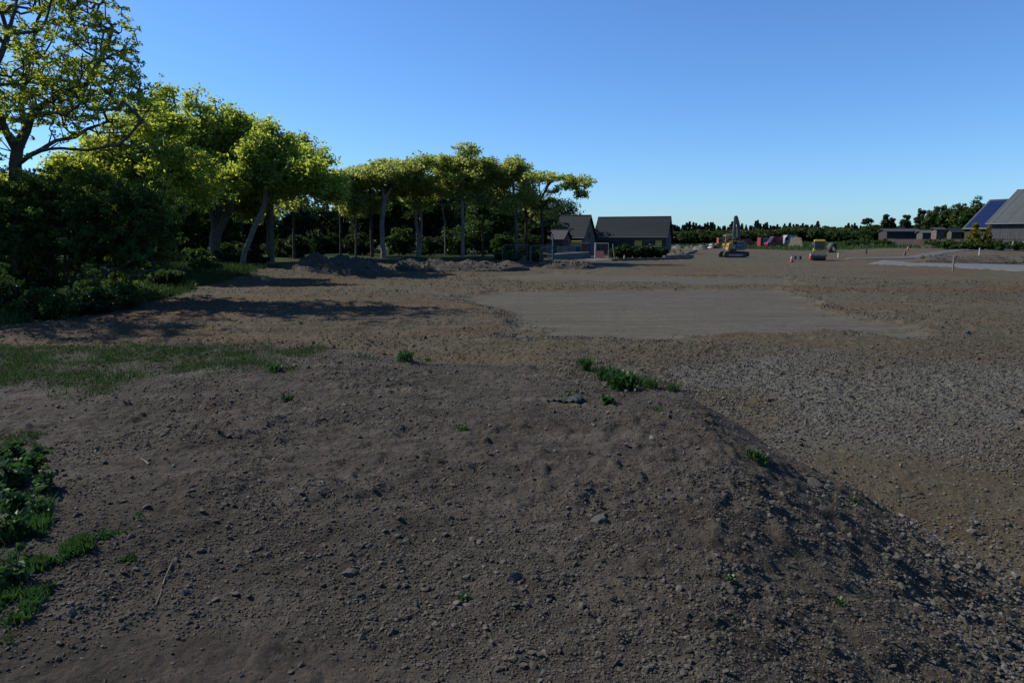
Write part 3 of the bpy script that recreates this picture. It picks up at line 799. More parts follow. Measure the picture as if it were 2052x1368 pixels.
# darker wood behind and between
def mid_tree(px, pyb, Y, w, h, label, leaf, seed, n=170, per=55, ls=0.2, name='broadleaf_tree', group='darker trees behind the row'):
    bx = P(px, 500, Y)[0]; loc = (bx, Y, hz(bx, Y)); k = Y / F
    topz = px3(px, pyb, Y, loc)[2]; W = w * k; Hh = h * k
    rs_ = np.random.RandomState(seed)
    lumps = []
    for i in range(6):
        a = rs_.uniform(0, 6.28); rr_ = rs_.uniform(0.1, 0.45)
        lumps.append((math.cos(a) * W * rr_, math.sin(a) * W * rr_, topz - Hh * rs_.uniform(0.28, 0.85), W * rs_.uniform(0.35, 0.55), W * 0.5, Hh * rs_.uniform(0.2, 0.3)))
    lumps.append((0, 0, topz - Hh * 0.28, W * 0.4, W * 0.4, Hh * 0.27))
    return make_tree(name, label, 'tree', group, loc, [[(0, 0, -0.2), (rs_.uniform(-.2, .2), 0, topz * 0.35), (0, 0, topz * 0.6)]], lumps, int(n * 1.3), per, ls, W * 0.15 + 0.25, leaf, M['bark_dark'], seed, r_tip=0.04, rbase=0.3)
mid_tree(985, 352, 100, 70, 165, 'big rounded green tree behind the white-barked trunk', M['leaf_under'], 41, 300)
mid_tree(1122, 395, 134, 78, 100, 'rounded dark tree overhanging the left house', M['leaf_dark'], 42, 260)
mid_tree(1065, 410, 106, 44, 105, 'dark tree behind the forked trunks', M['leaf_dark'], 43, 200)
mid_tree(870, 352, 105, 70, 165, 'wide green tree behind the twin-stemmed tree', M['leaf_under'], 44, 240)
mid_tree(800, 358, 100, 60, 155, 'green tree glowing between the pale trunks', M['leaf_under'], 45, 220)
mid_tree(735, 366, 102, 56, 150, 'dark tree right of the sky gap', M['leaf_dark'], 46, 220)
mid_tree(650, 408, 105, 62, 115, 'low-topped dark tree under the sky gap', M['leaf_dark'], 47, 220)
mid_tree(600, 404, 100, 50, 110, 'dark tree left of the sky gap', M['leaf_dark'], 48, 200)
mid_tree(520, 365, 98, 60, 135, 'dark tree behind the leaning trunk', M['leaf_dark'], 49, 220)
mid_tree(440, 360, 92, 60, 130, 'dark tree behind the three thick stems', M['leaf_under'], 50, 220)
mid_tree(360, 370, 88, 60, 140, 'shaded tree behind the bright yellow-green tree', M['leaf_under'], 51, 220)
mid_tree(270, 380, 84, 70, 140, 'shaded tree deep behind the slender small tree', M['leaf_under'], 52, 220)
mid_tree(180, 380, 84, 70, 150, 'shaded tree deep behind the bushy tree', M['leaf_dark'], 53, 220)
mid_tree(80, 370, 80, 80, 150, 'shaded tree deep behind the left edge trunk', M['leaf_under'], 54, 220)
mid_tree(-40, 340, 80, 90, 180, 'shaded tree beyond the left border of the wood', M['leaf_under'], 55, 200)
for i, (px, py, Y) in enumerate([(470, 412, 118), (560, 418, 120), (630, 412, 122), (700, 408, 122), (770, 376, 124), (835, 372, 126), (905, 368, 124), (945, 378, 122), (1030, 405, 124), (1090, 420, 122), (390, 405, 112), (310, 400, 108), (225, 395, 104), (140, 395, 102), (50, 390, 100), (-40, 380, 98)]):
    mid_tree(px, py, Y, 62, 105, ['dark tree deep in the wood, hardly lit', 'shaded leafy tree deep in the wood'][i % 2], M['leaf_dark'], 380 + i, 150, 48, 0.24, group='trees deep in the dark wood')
# shrubs at the foot of the row
def shrub(px, py, w, h, Y, label, leaf, seed, group='shrubs under the tree row', n=90, per=50, ls=0.14, name='shrub'):
    bx = P(px, 500, Y)[0]; loc = (bx, Y, hz(bx, Y)); k = Y / F
    topz = px3(px, py, Y, loc)[2]; W = w * k / 2
    rs_ = np.random.RandomState(seed)
    lumps = [(rs_.uniform(-.6, .6) * W, rs_.uniform(-.4, .4) * W, topz * rs_.uniform(0.3, 0.62), W * 0.5, W * 0.5, topz * 0.36) for _ in range(6)]
    stems = [[(0, 0, -0.1), (rs_.uniform(-.2, .2) * W, 0, topz * 0.15), (rs_.uniform(-.6, .6) * W, rs_.uniform(-.5, .5) * W, topz * 0.5)] for _ in range(4)]
    return make_tree(name, label, 'shrub', group, loc, stems, lumps, n, per, ls, max(0.3, W * 0.22), leaf, M['bark_dark'], seed, r_tip=0.015, step=0.4, rbase=0.07, shell=0.2)
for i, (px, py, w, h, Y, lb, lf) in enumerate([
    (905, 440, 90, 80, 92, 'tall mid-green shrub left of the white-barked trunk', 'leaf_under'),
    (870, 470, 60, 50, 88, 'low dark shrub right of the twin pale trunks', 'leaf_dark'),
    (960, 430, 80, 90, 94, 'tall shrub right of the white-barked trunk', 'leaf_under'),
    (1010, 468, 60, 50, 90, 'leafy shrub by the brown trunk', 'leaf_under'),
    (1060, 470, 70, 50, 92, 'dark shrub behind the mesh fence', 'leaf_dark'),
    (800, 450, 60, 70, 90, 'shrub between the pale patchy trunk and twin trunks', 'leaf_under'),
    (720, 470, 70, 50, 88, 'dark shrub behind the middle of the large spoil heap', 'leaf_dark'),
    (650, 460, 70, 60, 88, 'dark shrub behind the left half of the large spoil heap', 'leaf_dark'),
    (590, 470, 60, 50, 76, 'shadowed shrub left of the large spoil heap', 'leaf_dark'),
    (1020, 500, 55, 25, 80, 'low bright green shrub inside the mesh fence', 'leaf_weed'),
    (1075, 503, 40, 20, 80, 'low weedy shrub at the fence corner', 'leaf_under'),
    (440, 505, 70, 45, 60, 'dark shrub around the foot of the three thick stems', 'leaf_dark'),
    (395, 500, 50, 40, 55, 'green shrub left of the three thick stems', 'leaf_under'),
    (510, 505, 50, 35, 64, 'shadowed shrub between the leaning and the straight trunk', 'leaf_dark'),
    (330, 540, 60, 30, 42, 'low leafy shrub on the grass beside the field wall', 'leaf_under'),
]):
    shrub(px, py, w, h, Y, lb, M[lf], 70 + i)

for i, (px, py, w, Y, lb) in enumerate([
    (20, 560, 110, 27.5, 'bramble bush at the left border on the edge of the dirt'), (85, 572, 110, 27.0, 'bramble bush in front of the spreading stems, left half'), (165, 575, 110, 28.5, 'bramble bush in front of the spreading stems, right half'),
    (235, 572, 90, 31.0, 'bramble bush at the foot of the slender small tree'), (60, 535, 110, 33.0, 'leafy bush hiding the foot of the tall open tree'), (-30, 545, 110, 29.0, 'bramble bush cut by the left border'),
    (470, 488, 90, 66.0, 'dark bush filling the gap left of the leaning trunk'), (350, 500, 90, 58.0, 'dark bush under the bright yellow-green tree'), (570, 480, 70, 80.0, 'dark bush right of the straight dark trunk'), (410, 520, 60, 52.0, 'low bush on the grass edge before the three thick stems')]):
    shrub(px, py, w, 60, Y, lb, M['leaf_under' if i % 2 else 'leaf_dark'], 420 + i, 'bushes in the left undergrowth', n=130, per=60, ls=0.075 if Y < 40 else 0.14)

# ---------------------------------------------------------------- ground cover under the left trees
def cover(name, label, cat, x, y, hgt, per, ls, mat, rs, aspect=0.35, blades=True):
    z = H(x, y)
    n = len(x)
    if blades:
        a = rs.uniform(0, 6.28, n); lean = rs.uniform(0.1, 0.7, n) * hgt
        wv = np.stack([np.cos(a), np.sin(a), np.zeros(n)], -1) * (ls * rs.uniform(0.6, 1.4, n))[:, None]
        b = rs.uniform(0, 6.28, n); ld = np.stack([np.cos(b) * lean, np.sin(b) * lean, np.zeros(n)], -1)
        p = np.stack([x, y, z - 0.01], -1)
        upv = np.zeros((n, 3)); upv[:, 2] = hgt
        V = np.stack([p - wv, p + wv, p + ld * 0.4 + upv * 0.6 + wv * 0.6, p + ld * 0.4 + upv * 0.6 - wv * 0.6, p + ld + upv], 1)
        Fc = np.array([(0, 1, 2, 3), (3, 2, 4, 4)])
        q4 = (np.array([[0, 1, 2], [0, 2, 3], [3, 2, 4]])[None] + (np.arange(n) * 5)[:, None, None]).reshape(-1, 3)
        o = np_mesh(name, V.reshape(-1, 3), q4, mat, rnd=np.repeat(rs.rand(n), 5))
    else:
        C = np.stack([x, y, z + hgt * 0.5], -1)
        o = leaves(name, C, per, 0.28, ls, mat, None, rs, flatz=1.0, aspect=0.5)
    return tag(o, label, cat, None, 'stuff')
rs = np.random.RandomState(9)
def in_poly_px(n, pts, z=0.0):
    poly = [G(*p, z) for p in pts]
    xs = [p[0] for p in poly]; ys = [p[1] for p in poly]
    x = rs.uniform(min(xs), max(xs), n); y = rs.uniform(min(ys), max(ys), n)
    k = sdpoly(x, y, poly) < 0
    return x[k], y[k]
# grass on the mound
x, y = [], []
gx, gy = rs.uniform(-12, -2.0, 150000), rs.uniform(4.0, 11, 150000)
mk = masks(gx, gy)
k = rs.rand(len(gx)) < mk[5] * (0.12 + 0.88 * sm(-0.35, 0.3, fbm(gx, gy, 0.45, 3, 33)))
gx, gy = gx[k], gy[k]
cover('grass', 'short sparse green grass on the left shoulder of the mound', 'grass', gx, gy, rs.uniform(0.03, 0.085, len(gx)), 0, 0.005, M['grass_blade'], rs)
# long grass below the trees
gx, gy = rs.uniform(-45, -6, 90000), rs.uniform(20, 62, 90000)
mk = masks(gx, gy)
k = (mk[4] > 0.5) & (np.abs(gx / gy) < 0.86)
gx, gy = gx[k], gy[k]
cover('long_grass', 'long shaded grass under the left trees', 'grass', gx, gy, rs.uniform(0.2, 0.55, len(gx)), 0, 0.018, M['grass_blade'], rs)
x, y = in_poly_px(9000, [(-60, 652), (16, 648), (170, 628), (290, 604), (340, 592), (300, 580), (180, 575), (60, 578), (-60, 590)])
hh = rs.uniform(0.15, 0.8, len(x)) ** 1.3 + 0.5 * vn(x, y, 1.2, 4)
hh = np.maximum(hh, 0.1); k = rs.rand(len(x)) < 0.3; x, y, hh = x[k], y[k], hh[k]
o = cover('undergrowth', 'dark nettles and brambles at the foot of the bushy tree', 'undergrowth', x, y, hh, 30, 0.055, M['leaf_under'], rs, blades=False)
# far field margin
gx, gy = rs.uniform(60, 150, 26000), rs.uniform(98, 240, 26000)
k = masks(gx, gy)[4] > 0.4
gx, gy = gx[k], gy[k]
cover('field_margin', 'rough weeds growing along the field margin by the timber fence', 'weeds', gx, gy, rs.uniform(0.3, 1.0, len(gx)), 0, 0.07, M['leaf_under'], rs)

# ---------------------------------------------------------------- weeds on the mound
def weed(px, py, n, hgt, rad, label, seed, leafw=0.012, mat=None, stalks=0, group='weeds growing out of the bare soil', name='weed'):
    rs = np.random.RandomState(seed)
    X, Y, Z = at(px, py)
    root = empty(name, (X, Y, Z), 0, label, 'weed', group)
    V = []; Fc = []; c = 0; rn = []
    for i in range(n):
        bx, by = rs.normal(0, rad * 0.35, 2); a = rs.uniform(0, 6.28); L = hgt * rs.uniform(0.5, 1.15); out = L * rs.uniform(0.3, 0.9)
        d = np.array([math.cos(a), math.sin(a), 0]); s = np.array([-d[1], d[0], 0]) * leafw * rs.uniform(0.6, 1.3)
        base = np.array([bx, by, hz(X + bx, Y + by) - Z])
        prof = [(0, 0, 0.4), (0.35, 0.5, 1.0), (0.7, 0.85, 0.9), (1.0, 0.8, 0.05)]
        for (f, zf, w) in prof:
            p = base + d * out * f + np.array([0, 0, L * zf * 0.85])
            V += [p - s * w, p + s * w]
        for q in range(3): Fc.append((c + 2 * q, c + 2 * q + 1, c + 2 * q + 3, c + 2 * q + 2))
        c += 8; rn += [rs.rand()] * 8
    np_mesh('leaves', np.array(V), np.array(Fc), mat or M['leaf_weed'], root, rnd=np.array(rn))
    if stalks:
        for i in range(stalks):
            mb = MB()
            bx, by = rs.normal(0, rad * 0.3, 2); tx, ty = rs.normal(0, hgt * 0.4, 2)
            b0 = Vector((bx, by, hz(X + bx, Y + by) - Z - 0.01)); t0 = b0 + Vector((tx, ty, hgt * rs.uniform(0.8, 1.5)))
            mid = (b0 + t0) / 2 + Vector((tx, ty, 0)) * -0.2
            mb.path([b0, mid, t0], 0.0022, 5)
            mb.build('stem', M['straw'], root)
    return root
weed(812, 722, 70, 0.16, 0.16, 'upright leafy weed left on the mound crest', 101, 0.010, stalks=8)
weed(858, 724, 40, 0.11, 0.12, 'smaller weed right next to the upright leafy weed', 102, 0.010)
weed(735, 716, 60, 0.06, 0.3, 'flat strip of seedlings left of the crest weeds', 103, 0.007)
weed(1175, 742, 190, 0.40, 0.20, 'left end of the big weed clump on the mound crest, with tall blades', 104, 0.008, stalks=14)
weed(1215, 760, 330, 0.36, 0.24, 'dense middle of the big weed clump on the mound crest', 105, 0.013, stalks=10)
weed(1248, 775, 300, 0.22, 0.22, 'dark spreading front of the big weed clump on the mound crest', 106, 0.013)
weed(1300, 778, 260, 0.28, 0.30, 'loose grassy right end of the big weed clump', 107, 0.006, stalks=16)
weed(1350, 785, 130, 0.26, 0.18, 'thin arching grass tuft where the gravel begins', 108, 0.005, stalks=10)
weed(1216, 806, 46, 0.09, 0.08, 'broad-leaved weed alone in front of the big clump', 109, 0.018)
weed(1140, 790, 60, 0.05, 0.14, 'yellowish low weed beside the black cloth', 110, 0.006)
weed(577, 805, 36, 0.09, 0.07, 'small spiky weed on the bare left part of the mound', 111, 0.010, stalks=5)
weed(926, 860, 34, 0.06, 0.07, 'small bright tuft in the centre of the mound', 112, 0.006)
weed(1516, 922, 90, 0.09, 0.11, 'vivid green cushion weed on the right slope of the mound', 113, 0.009)
weed(1318, 823, 24, 0.04, 0.07, 'tiny weed between the big clump and the clods', 114, 0.008)
weed(548, 742, 50, 0.10, 0.10, 'dark weed on the right edge of the mound grass', 115, 0.008, stalks=4)
weed(1468, 1165, 30, 0.035, 0.05, 'tiny weed next to a light broken rock', 116, 0.006)
weed(931, 1200, 26, 0.025, 0.04, 'tiny weed at the bottom middle of the mound', 117, 0.005)
weed(1680, 1210, 30, 0.05, 0.06, 'thin weed at the foot of the slope near the lower border', 118, 0.005)
weed(1715, 1005, 30, 0.05, 0.07, 'thin weed on the stones right of the flat tan rock', 119, 0.005)
# left edge plants
def dock(px, py, n, L, label, seed, w=0.35):
    rs = np.random.RandomState(seed)
    X, Y, Z = at(px, py); root = empty('broad_leaved_plant', (X, Y, Z), 0, label, 'plant', 'broad-leaved plants at the left edge')
    k = max(5, n // 4); tips = []
    for i in range(k):
        a = rs.uniform(0, 6.28); l = L * rs.uniform(0.5, 1.3)
        t = Vector((math.cos(a) * l * 0.7, math.sin(a) * l * 0.7, l * rs.uniform(0.7, 1.3)))
        m_ = t * 0.5 + Vector((0, 0, l * 0.15))
        MB().path([Vector((0, 0, -0.02)), m_, t], 0.003, 5).build('stem', M['stem_green'], root)
        tips += [np.array(t), np.array(m_), np.array(m_ * 0.5)]
    leaves('leaves', np.array(tips), 9, L * 0.42, L * 0.24, M['leaf_weed'], root, rs, flatz=0.7, aspect=0.62)
dock(60, 950, 40, 0.13, 'large broad-leaved plant at the left edge, tallest of its patch', 131, 0.5)
dock(25, 975, 34, 0.15, 'grey-green broad-leaved plant cut by the left edge of the view', 132, 0.6)
dock(45, 1020, 30, 0.11, 'feathery plant below the large broad-leaved plant at the left edge', 135, 0.5)
dock(75, 1045, 22, 0.09, 'small leafy plant at the lower end of the left-edge patch', 136, 0.5)
dock(20, 1075, 26, 0.11, 'leafy plant at the left edge above the bright seedlings', 137, 0.5)
dock(30, 1165, 30, 0.09, 'low leafy plant growing among the bottom left seedlings', 138, 0.5)
dock(84, 985, 26, 0.10, 'broad-leaved plant on the right side of the left-edge patch', 133, 0.5)
dock(22, 920, 24, 0.11, 'broad-leaved plant at the top of the left-edge patch', 134, 0.4)
def patch(pts, n, hgt, w, name, label, seed, mat):
    global rs
    rs = np.random.RandomState(seed)
    poly = [at(*p)[:2] for p in pts]; xs = [p[0] for p in poly]; ys = [p[1] for p in poly]
    x = rs.uniform(min(xs), max(xs), n * 2); y = rs.uniform(min(ys), max(ys), n * 2); k = sdpoly(x, y, poly) < 0; x, y = x[k], y[k]
    k = rs.rand(len(x)) < 0.6 * sm(-0.1, 0.5, fbm(x, y, 0.16, 3, seed)) * 1.5
    x, y = x[k], y[k]
    cover(name, label, 'weeds', x, y, rs.uniform(0.4, 1.2, len(x)) * hgt, 0, w, mat, rs)
patch([(-60, 1000), (60, 1010), (110, 1000), (100, 1060), (60, 1110), (-60, 1190)], 8000, 0.085, 0.006, 'seedlings', 'low green weeds below the broad-leaved plants at the left edge', 141, M['leaf_weed'])
patch([(-60, 1230), (30, 1150), (120, 1090), (180, 1075), (190, 1100), (130, 1150), (70, 1230), (40, 1290), (-60, 1330)], 15000, 0.05, 0.006, 'seedlings', 'bright seedlings in the bottom left corner of the mound', 142, M['leaf_weed'])
patch([(190, 1075), (280, 1030), (292, 1040), (215, 1085)], 1800, 0.03, 0.006, 'seedlings', 'narrow strip of seedlings climbing from the bottom left', 143, M['leaf_weed'])
patch([(225, 1125), (270, 1110), (275, 1125), (235, 1135)], 600, 0.03, 0.005, 'seedlings', 'little faded tuft right of the seedling strip', 144, M['grass_blade'])
patch([(-60, 860), (60, 850), (100, 870), (60, 905), (-60, 930)], 2600, 0.05, 0.006, 'seedlings', 'thin green weeds above the broad-leaved plants', 145, M['grass_blade'])

# twigs and cloth
def twig(pts, r, label):
    w = [at(*p) for p in pts]; x0 = w[0]
    root = MB().path([(p[0] - x0[0], p[1] - x0[1], p[2] - x0[2] + r * 1.2) for p in w], r, 6).build('twig', M['straw'], None)
    root.location = x0; tag(root, label, 'twig', 'twigs lying on the soil')
twig([(282, 920), (291, 925), (298, 931)], 0.006, 'short dark twig on the bare left part of the mound')
twig([(345, 1128), (330, 1160), (322, 1190), (312, 1214)], 0.0035, 'long curved dry stalk near the bottom left of the mound')
twig([(700, 900), (718, 896)], 0.004, 'small twig in the centre of the mound')
def cloth():
    X, Y, Z = at(1130, 805)
    n, k = 22, 8; rs = np.random.RandomState(6)
    V = []; 
    for j in range(k):
        for i in range(n):
            u = i / (n - 1) - 0.5; v = j / (k - 1) - 0.5
            wd = 0.5 + 0.9 * sm(0, 0.4, u)
            px_, py_ = u * 0.36, v * 0.11 * wd
            V.append((px_, py_, hz(X + px_, Y + py_) - Z + 0.018 + 0.035 * float(sm(0, 0.4, u)) * math.cos(v * 3) + 0.012 * math.sin(i * 1.7 + j * 1.3)))
    Fc = [(j * n + i, j * n + i + 1, (j + 1) * n + i + 1, (j + 1) * n + i) for j in range(k - 1) for i in range(n - 1)]
    o = np_mesh('cloth_scrap', V, Fc, surf('black_cloth', (0.012, 0.014, 0.02), 0.8, var=0.3), smooth=True)
    md = o.modifiers.new('thick', 'SOLIDIFY'); md.thickness = 0.004
    o.location = (X, Y, Z); tag(o, 'crumpled black cloth scrap lying in front of the weed clump', 'cloth')
cloth()

# ---------------------------------------------------------------- site materials
M['yellow'] = surf('yellow_paint', (0.30, 0.18, 0.015), 0.45, var=0.12, dirt=(0.09, 0.075, 0.05))
M['lime'] = surf('lime_yellow_paint', (0.25, 0.22, 0.02), 0.45, var=0.12, dirt=(0.09, 0.075, 0.05))
M['machine_grey'] = surf('machine_grey', (0.085, 0.09, 0.095), 0.5, var=0.2, dirt=(0.07, 0.06, 0.045))
M['grey_light'] = surf('grey_light', (0.24, 0.25, 0.25), 0.5, var=0.15, dirt=(0.1, 0.085, 0.06))
M['boom_grey'] = surf('boom_grey', (0.07, 0.072, 0.07), 0.6, var=0.25, dirt=(0.05, 0.04, 0.03))
M['black_rubber'] = surf('black_rubber', (0.025, 0.025, 0.027), 0.85, var=0.3, dirt=(0.08, 0.07, 0.05))
M['steel'] = surf('worn_steel', (0.045, 0.045, 0.043), 0.6, 0.2, var=0.3, dirt=(0.07, 0.06, 0.045))
M['galv'] = surf('galvanised_steel', (0.10, 0.11, 0.11), 0.6, 0.2, var=0.2)
M['glass'] = surf('dark_glass', (0.015, 0.02, 0.028), 0.08, var=0.1, spec=0.9)
M['red_van'] = surf('red_van_paint', (0.17, 0.010, 0.025), 0.35, var=0.08, spec=0.5)
M['white_paint'] = surf('white_paint', (0.2, 0.21, 0.22), 0.45, var=0.08)
M['concrete'] = surf('concrete', (0.05, 0.052, 0.052), 0.9, var=0.2, scale=1.5, bump=0.01, bscale=12)
M['concrete_pale'] = surf('concrete_pale', (0.074, 0.076, 0.074), 0.9, var=0.15, scale=1.5, bump=0.01, bscale=12)
M['roof_slate'] = surf('roof_slate', (0.009, 0.014, 0.017), 0.75, var=0.12, scale=1.2, spec=0.2, stripes=(2, 0.24, 0.04, 'lap'))
M['roof_grey'] = surf('fibre_cement_roof', (0.042, 0.050, 0.052), 0.85, var=0.10, scale=0.8, stripes=(0, 0.30, 0.04, 'rib'))
M['roof_dark'] = surf('felt_roof', (0.026, 0.028, 0.032), 0.85, var=0.15, scale=1.5)
M['wall_dark'] = surf('dark_wall', (0.022, 0.022, 0.023), 0.8, var=0.2, scale=1.5, stripes=(2, 0.2, 0.02, 'lap'))
M['wall_white'] = surf('white_wall', (0.055, 0.052, 0.048), 0.85, var=0.12, scale=1.5)
M['wall_brick'] = surf('brown_wall', (0.10, 0.075, 0.06), 0.85, var=0.2, scale=2, stripes=(2, 0.08, 0.01, 'rib'))
M['board_dark'] = surf('weathered_boards', (0.045, 0.045, 0.05), 0.85, var=0.25, scale=2, stripes=(0, 0.22, 0.03, 'rib'))
M['fence_wood'] = surf('fence_wood', (0.035, 0.026, 0.024), 0.85, var=0.3, scale=3, stripes=(0, 0.14, 0.02, 'rib'))
M['timber'] = surf('new_timber', (0.15, 0.12, 0.07), 0.8, var=0.2, scale=4)
M['timber_old'] = surf('grey_timber', (0.13, 0.115, 0.09), 0.85, var=0.25, scale=4, bump=0.004, bscale=30)
M['insulation'] = surf('yellow_boarding', (0.38, 0.29, 0.07), 0.85, var=0.15, scale=3, stripes=(2, 0.12, 0.01, 'lap'))
M['blue_paint'] = surf('blue_paint', (0.015, 0.04, 0.25), 0.45, var=0.1)
M['blue_dull'] = surf('dull_blue_sheet', (0.03, 0.055, 0.10), 0.7, var=0.2)
M['red_paint'] = surf('red_paint', (0.28, 0.02, 0.03), 0.5, var=0.15)
M['pink_sign'] = surf('faded_pink_sign', (0.24, 0.085, 0.10), 0.6, var=0.12, scale=5)
M['brick_pack'] = surf('brick_pack', (0.12, 0.05, 0.055), 0.85, var=0.35, scale=9, bump=0.01)
M['white_sheet'] = surf('pale_wrapping', (0.15, 0.14, 0.125), 0.7, var=0.15)
M['solar'] = surf('solar_cell', (0.003, 0.010, 0.045), 0.35, var=0.15, spec=0.3)
M['frame_white'] = surf('white_frame', (0.22, 0.22, 0.22), 0.5, var=0.05)
M['orange'] = surf('orange_plastic', (0.26, 0.035, 0.02), 0.5, var=0.1)
M['white_plastic'] = surf('white_plastic', (0.3, 0.3, 0.3), 0.5, var=0.05)
M['pipe_black'] = surf('black_pipe', (0.015, 0.016, 0.02), 0.5, var=0.2)
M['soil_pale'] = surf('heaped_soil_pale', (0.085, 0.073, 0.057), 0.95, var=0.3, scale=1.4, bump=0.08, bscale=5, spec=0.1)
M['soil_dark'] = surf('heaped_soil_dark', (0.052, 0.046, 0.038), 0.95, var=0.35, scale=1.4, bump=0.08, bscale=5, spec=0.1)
M['gravel_grey'] = surf('heaped_gravel', (0.095, 0.096, 0.094), 0.95, var=0.3, scale=3, bump=0.06, bscale=9, spec=0.1)

# ---------------------------------------------------------------- spoil heaps
def heap(name, px0, px1, pytop, pybase, label, mat, seed, peaks=3, depth=None, flat=0.55, cat='spoil heap', group='heaps of soil', nst=300):
    X0, Y0, _ = at(px0, pybase); X1, Y1, _ = at(px1, pybase)
    cx, cy = (X0 + X1) / 2, (Y0 + Y1) / 2; W = abs(X1 - X0) / 2; D = depth or W * 0.6
    cy += D * 0.8
    base = hz(cx, cy)
    hgt = P((px0 + px1) / 2, pytop, cy)[2] - base
    rs = np.random.RandomState(seed)
    n, k = 110, 60
    u, v = np.meshgrid(np.linspace(-1, 1, n), np.linspace(-1, 1, k)); u = u.ravel(); v = v.ravel()
    x = cx + u * W; y = cy + v * D
    z = np.zeros_like(u)
    for i in range(peaks):
        pu = -0.72 + 1.44 * (i + 0.5) / peaks + rs.uniform(-.1, .1) if peaks > 1 else 0.0
        ph = rs.uniform(0.78, 1.0); pr = 1.25 / peaks + 0.22
        pr = min(pr, 1 - abs(pu) if peaks > 1 else 1.0) + 0.0
        dd = np.sqrt(((u - pu) / max(pr, 0.35)) ** 2 + ((v - rs.uniform(-.15, .15)) / 0.95) ** 2)
        z = np.maximum(z, ph * np.clip(1 - dd, 0, 1) ** 0.85)
    edge = np.clip(1 - np.sqrt(u * u + v * v * 1.0), 0, 1)
    z = np.maximum(z, flat * sm(0, 0.35, edge) * (0.85 + 0.3 * vn(x, y, 1.5, seed)))
    z = z * hgt + (fbm(x, y, 0.9, 4, seed) * 0.14 + np.maximum(vn(x, y, 0.3, seed), 0) * 0.09) * sm(0, 0.2, edge) * min(1, hgt / 1.5)
    z = np.where(edge <= 0.001, -0.35, z)
    zz = H(x, y) + z
    i = np.arange(k - 1)[:, None] * n; j = np.arange(n - 1)[None]
    Fc = np.stack([i + j, i + j + 1, i + n + j + 1, i + n + j], -1).reshape(-1, 4)
    o = np_mesh(name, np.stack([x - cx, y - cy, zz - base], -1), Fc, mat, smooth=True)
    o.location = (cx, cy, base)
    tag(o, label, cat, group)
    if nst:
        s = rs.randint(0, len(x), nst * 2); s = s[edge[s] > 0.08][:nst]
        stones('clod', x[s] - cx + rs.normal(0, .05, len(s)), y[s] - cy, np.exp(rs.normal(-2.6, 0.5, len(s))), M['clod'], rs, 0.35, 0.7, z=(zz[s] - base), parent=o)
        o.children[0]['kind'] = 'stuff'
    return o
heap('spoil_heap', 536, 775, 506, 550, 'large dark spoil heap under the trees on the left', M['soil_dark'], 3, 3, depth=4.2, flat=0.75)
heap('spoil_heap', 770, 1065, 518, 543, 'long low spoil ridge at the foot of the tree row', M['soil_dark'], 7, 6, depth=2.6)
heap('spoil_heap', 1572, 1646, 473, 494, 'flat-topped pale spoil heap beside the white truck', M['soil_pale'], 8, 2, depth=5, nst=120, flat=0.95)
heap('spoil_heap', 1797, 1862, 478, 492, 'pointed pale spoil heap before the timber fence', M['soil_pale'], 9, 1, depth=3.5, nst=120)
heap('spoil_heap', 1855, 1910, 488, 497, 'low reddish spoil heap right of the pointed one', M['soil_dark'], 10, 2, depth=3, nst=100)
heap('gravel_heap', 1392, 1424, 487, 500, 'grey gravel heap left of the wheel loader', M['gravel_grey'], 11, 1, depth=3, cat='gravel heap', nst=80)
heap('gravel_heap', 1349, 1375, 488, 498, 'rounded grey gravel heap right of the unfinished house', M['gravel_grey'], 12, 1, depth=3, cat='gravel heap', nst=80)
heap('spoil_heap', 1372, 1396, 491, 498, 'tiny orange-brown heap between the gravel heaps', M['soil_pale'], 13, 2, depth=2, nst=60)
heap('spoil_heap', 1325, 1385, 498, 516, 'rubble-strewn grassy heap beside the stacked kerb stones', M['soil_pale'], 14, 3, depth=3, nst=200)
heap('spoil_heap', 1085, 1200, 521, 538, 'low earth ridge in front of the site gate', M['soil_dark'], 15, 4, depth=2.0, nst=200)
heap('spoil_heap', 1830, 2120, 511, 528, 'long brown earth bank behind the concrete strip', M['soil_dark'], 17, 5, depth=3.2, nst=200)
heap('spoil_heap', 1995, 2080, 489, 500, 'smooth mound of soil before the barn railing', M['soil_pale'], 18, 1, depth=3.0, nst=60)

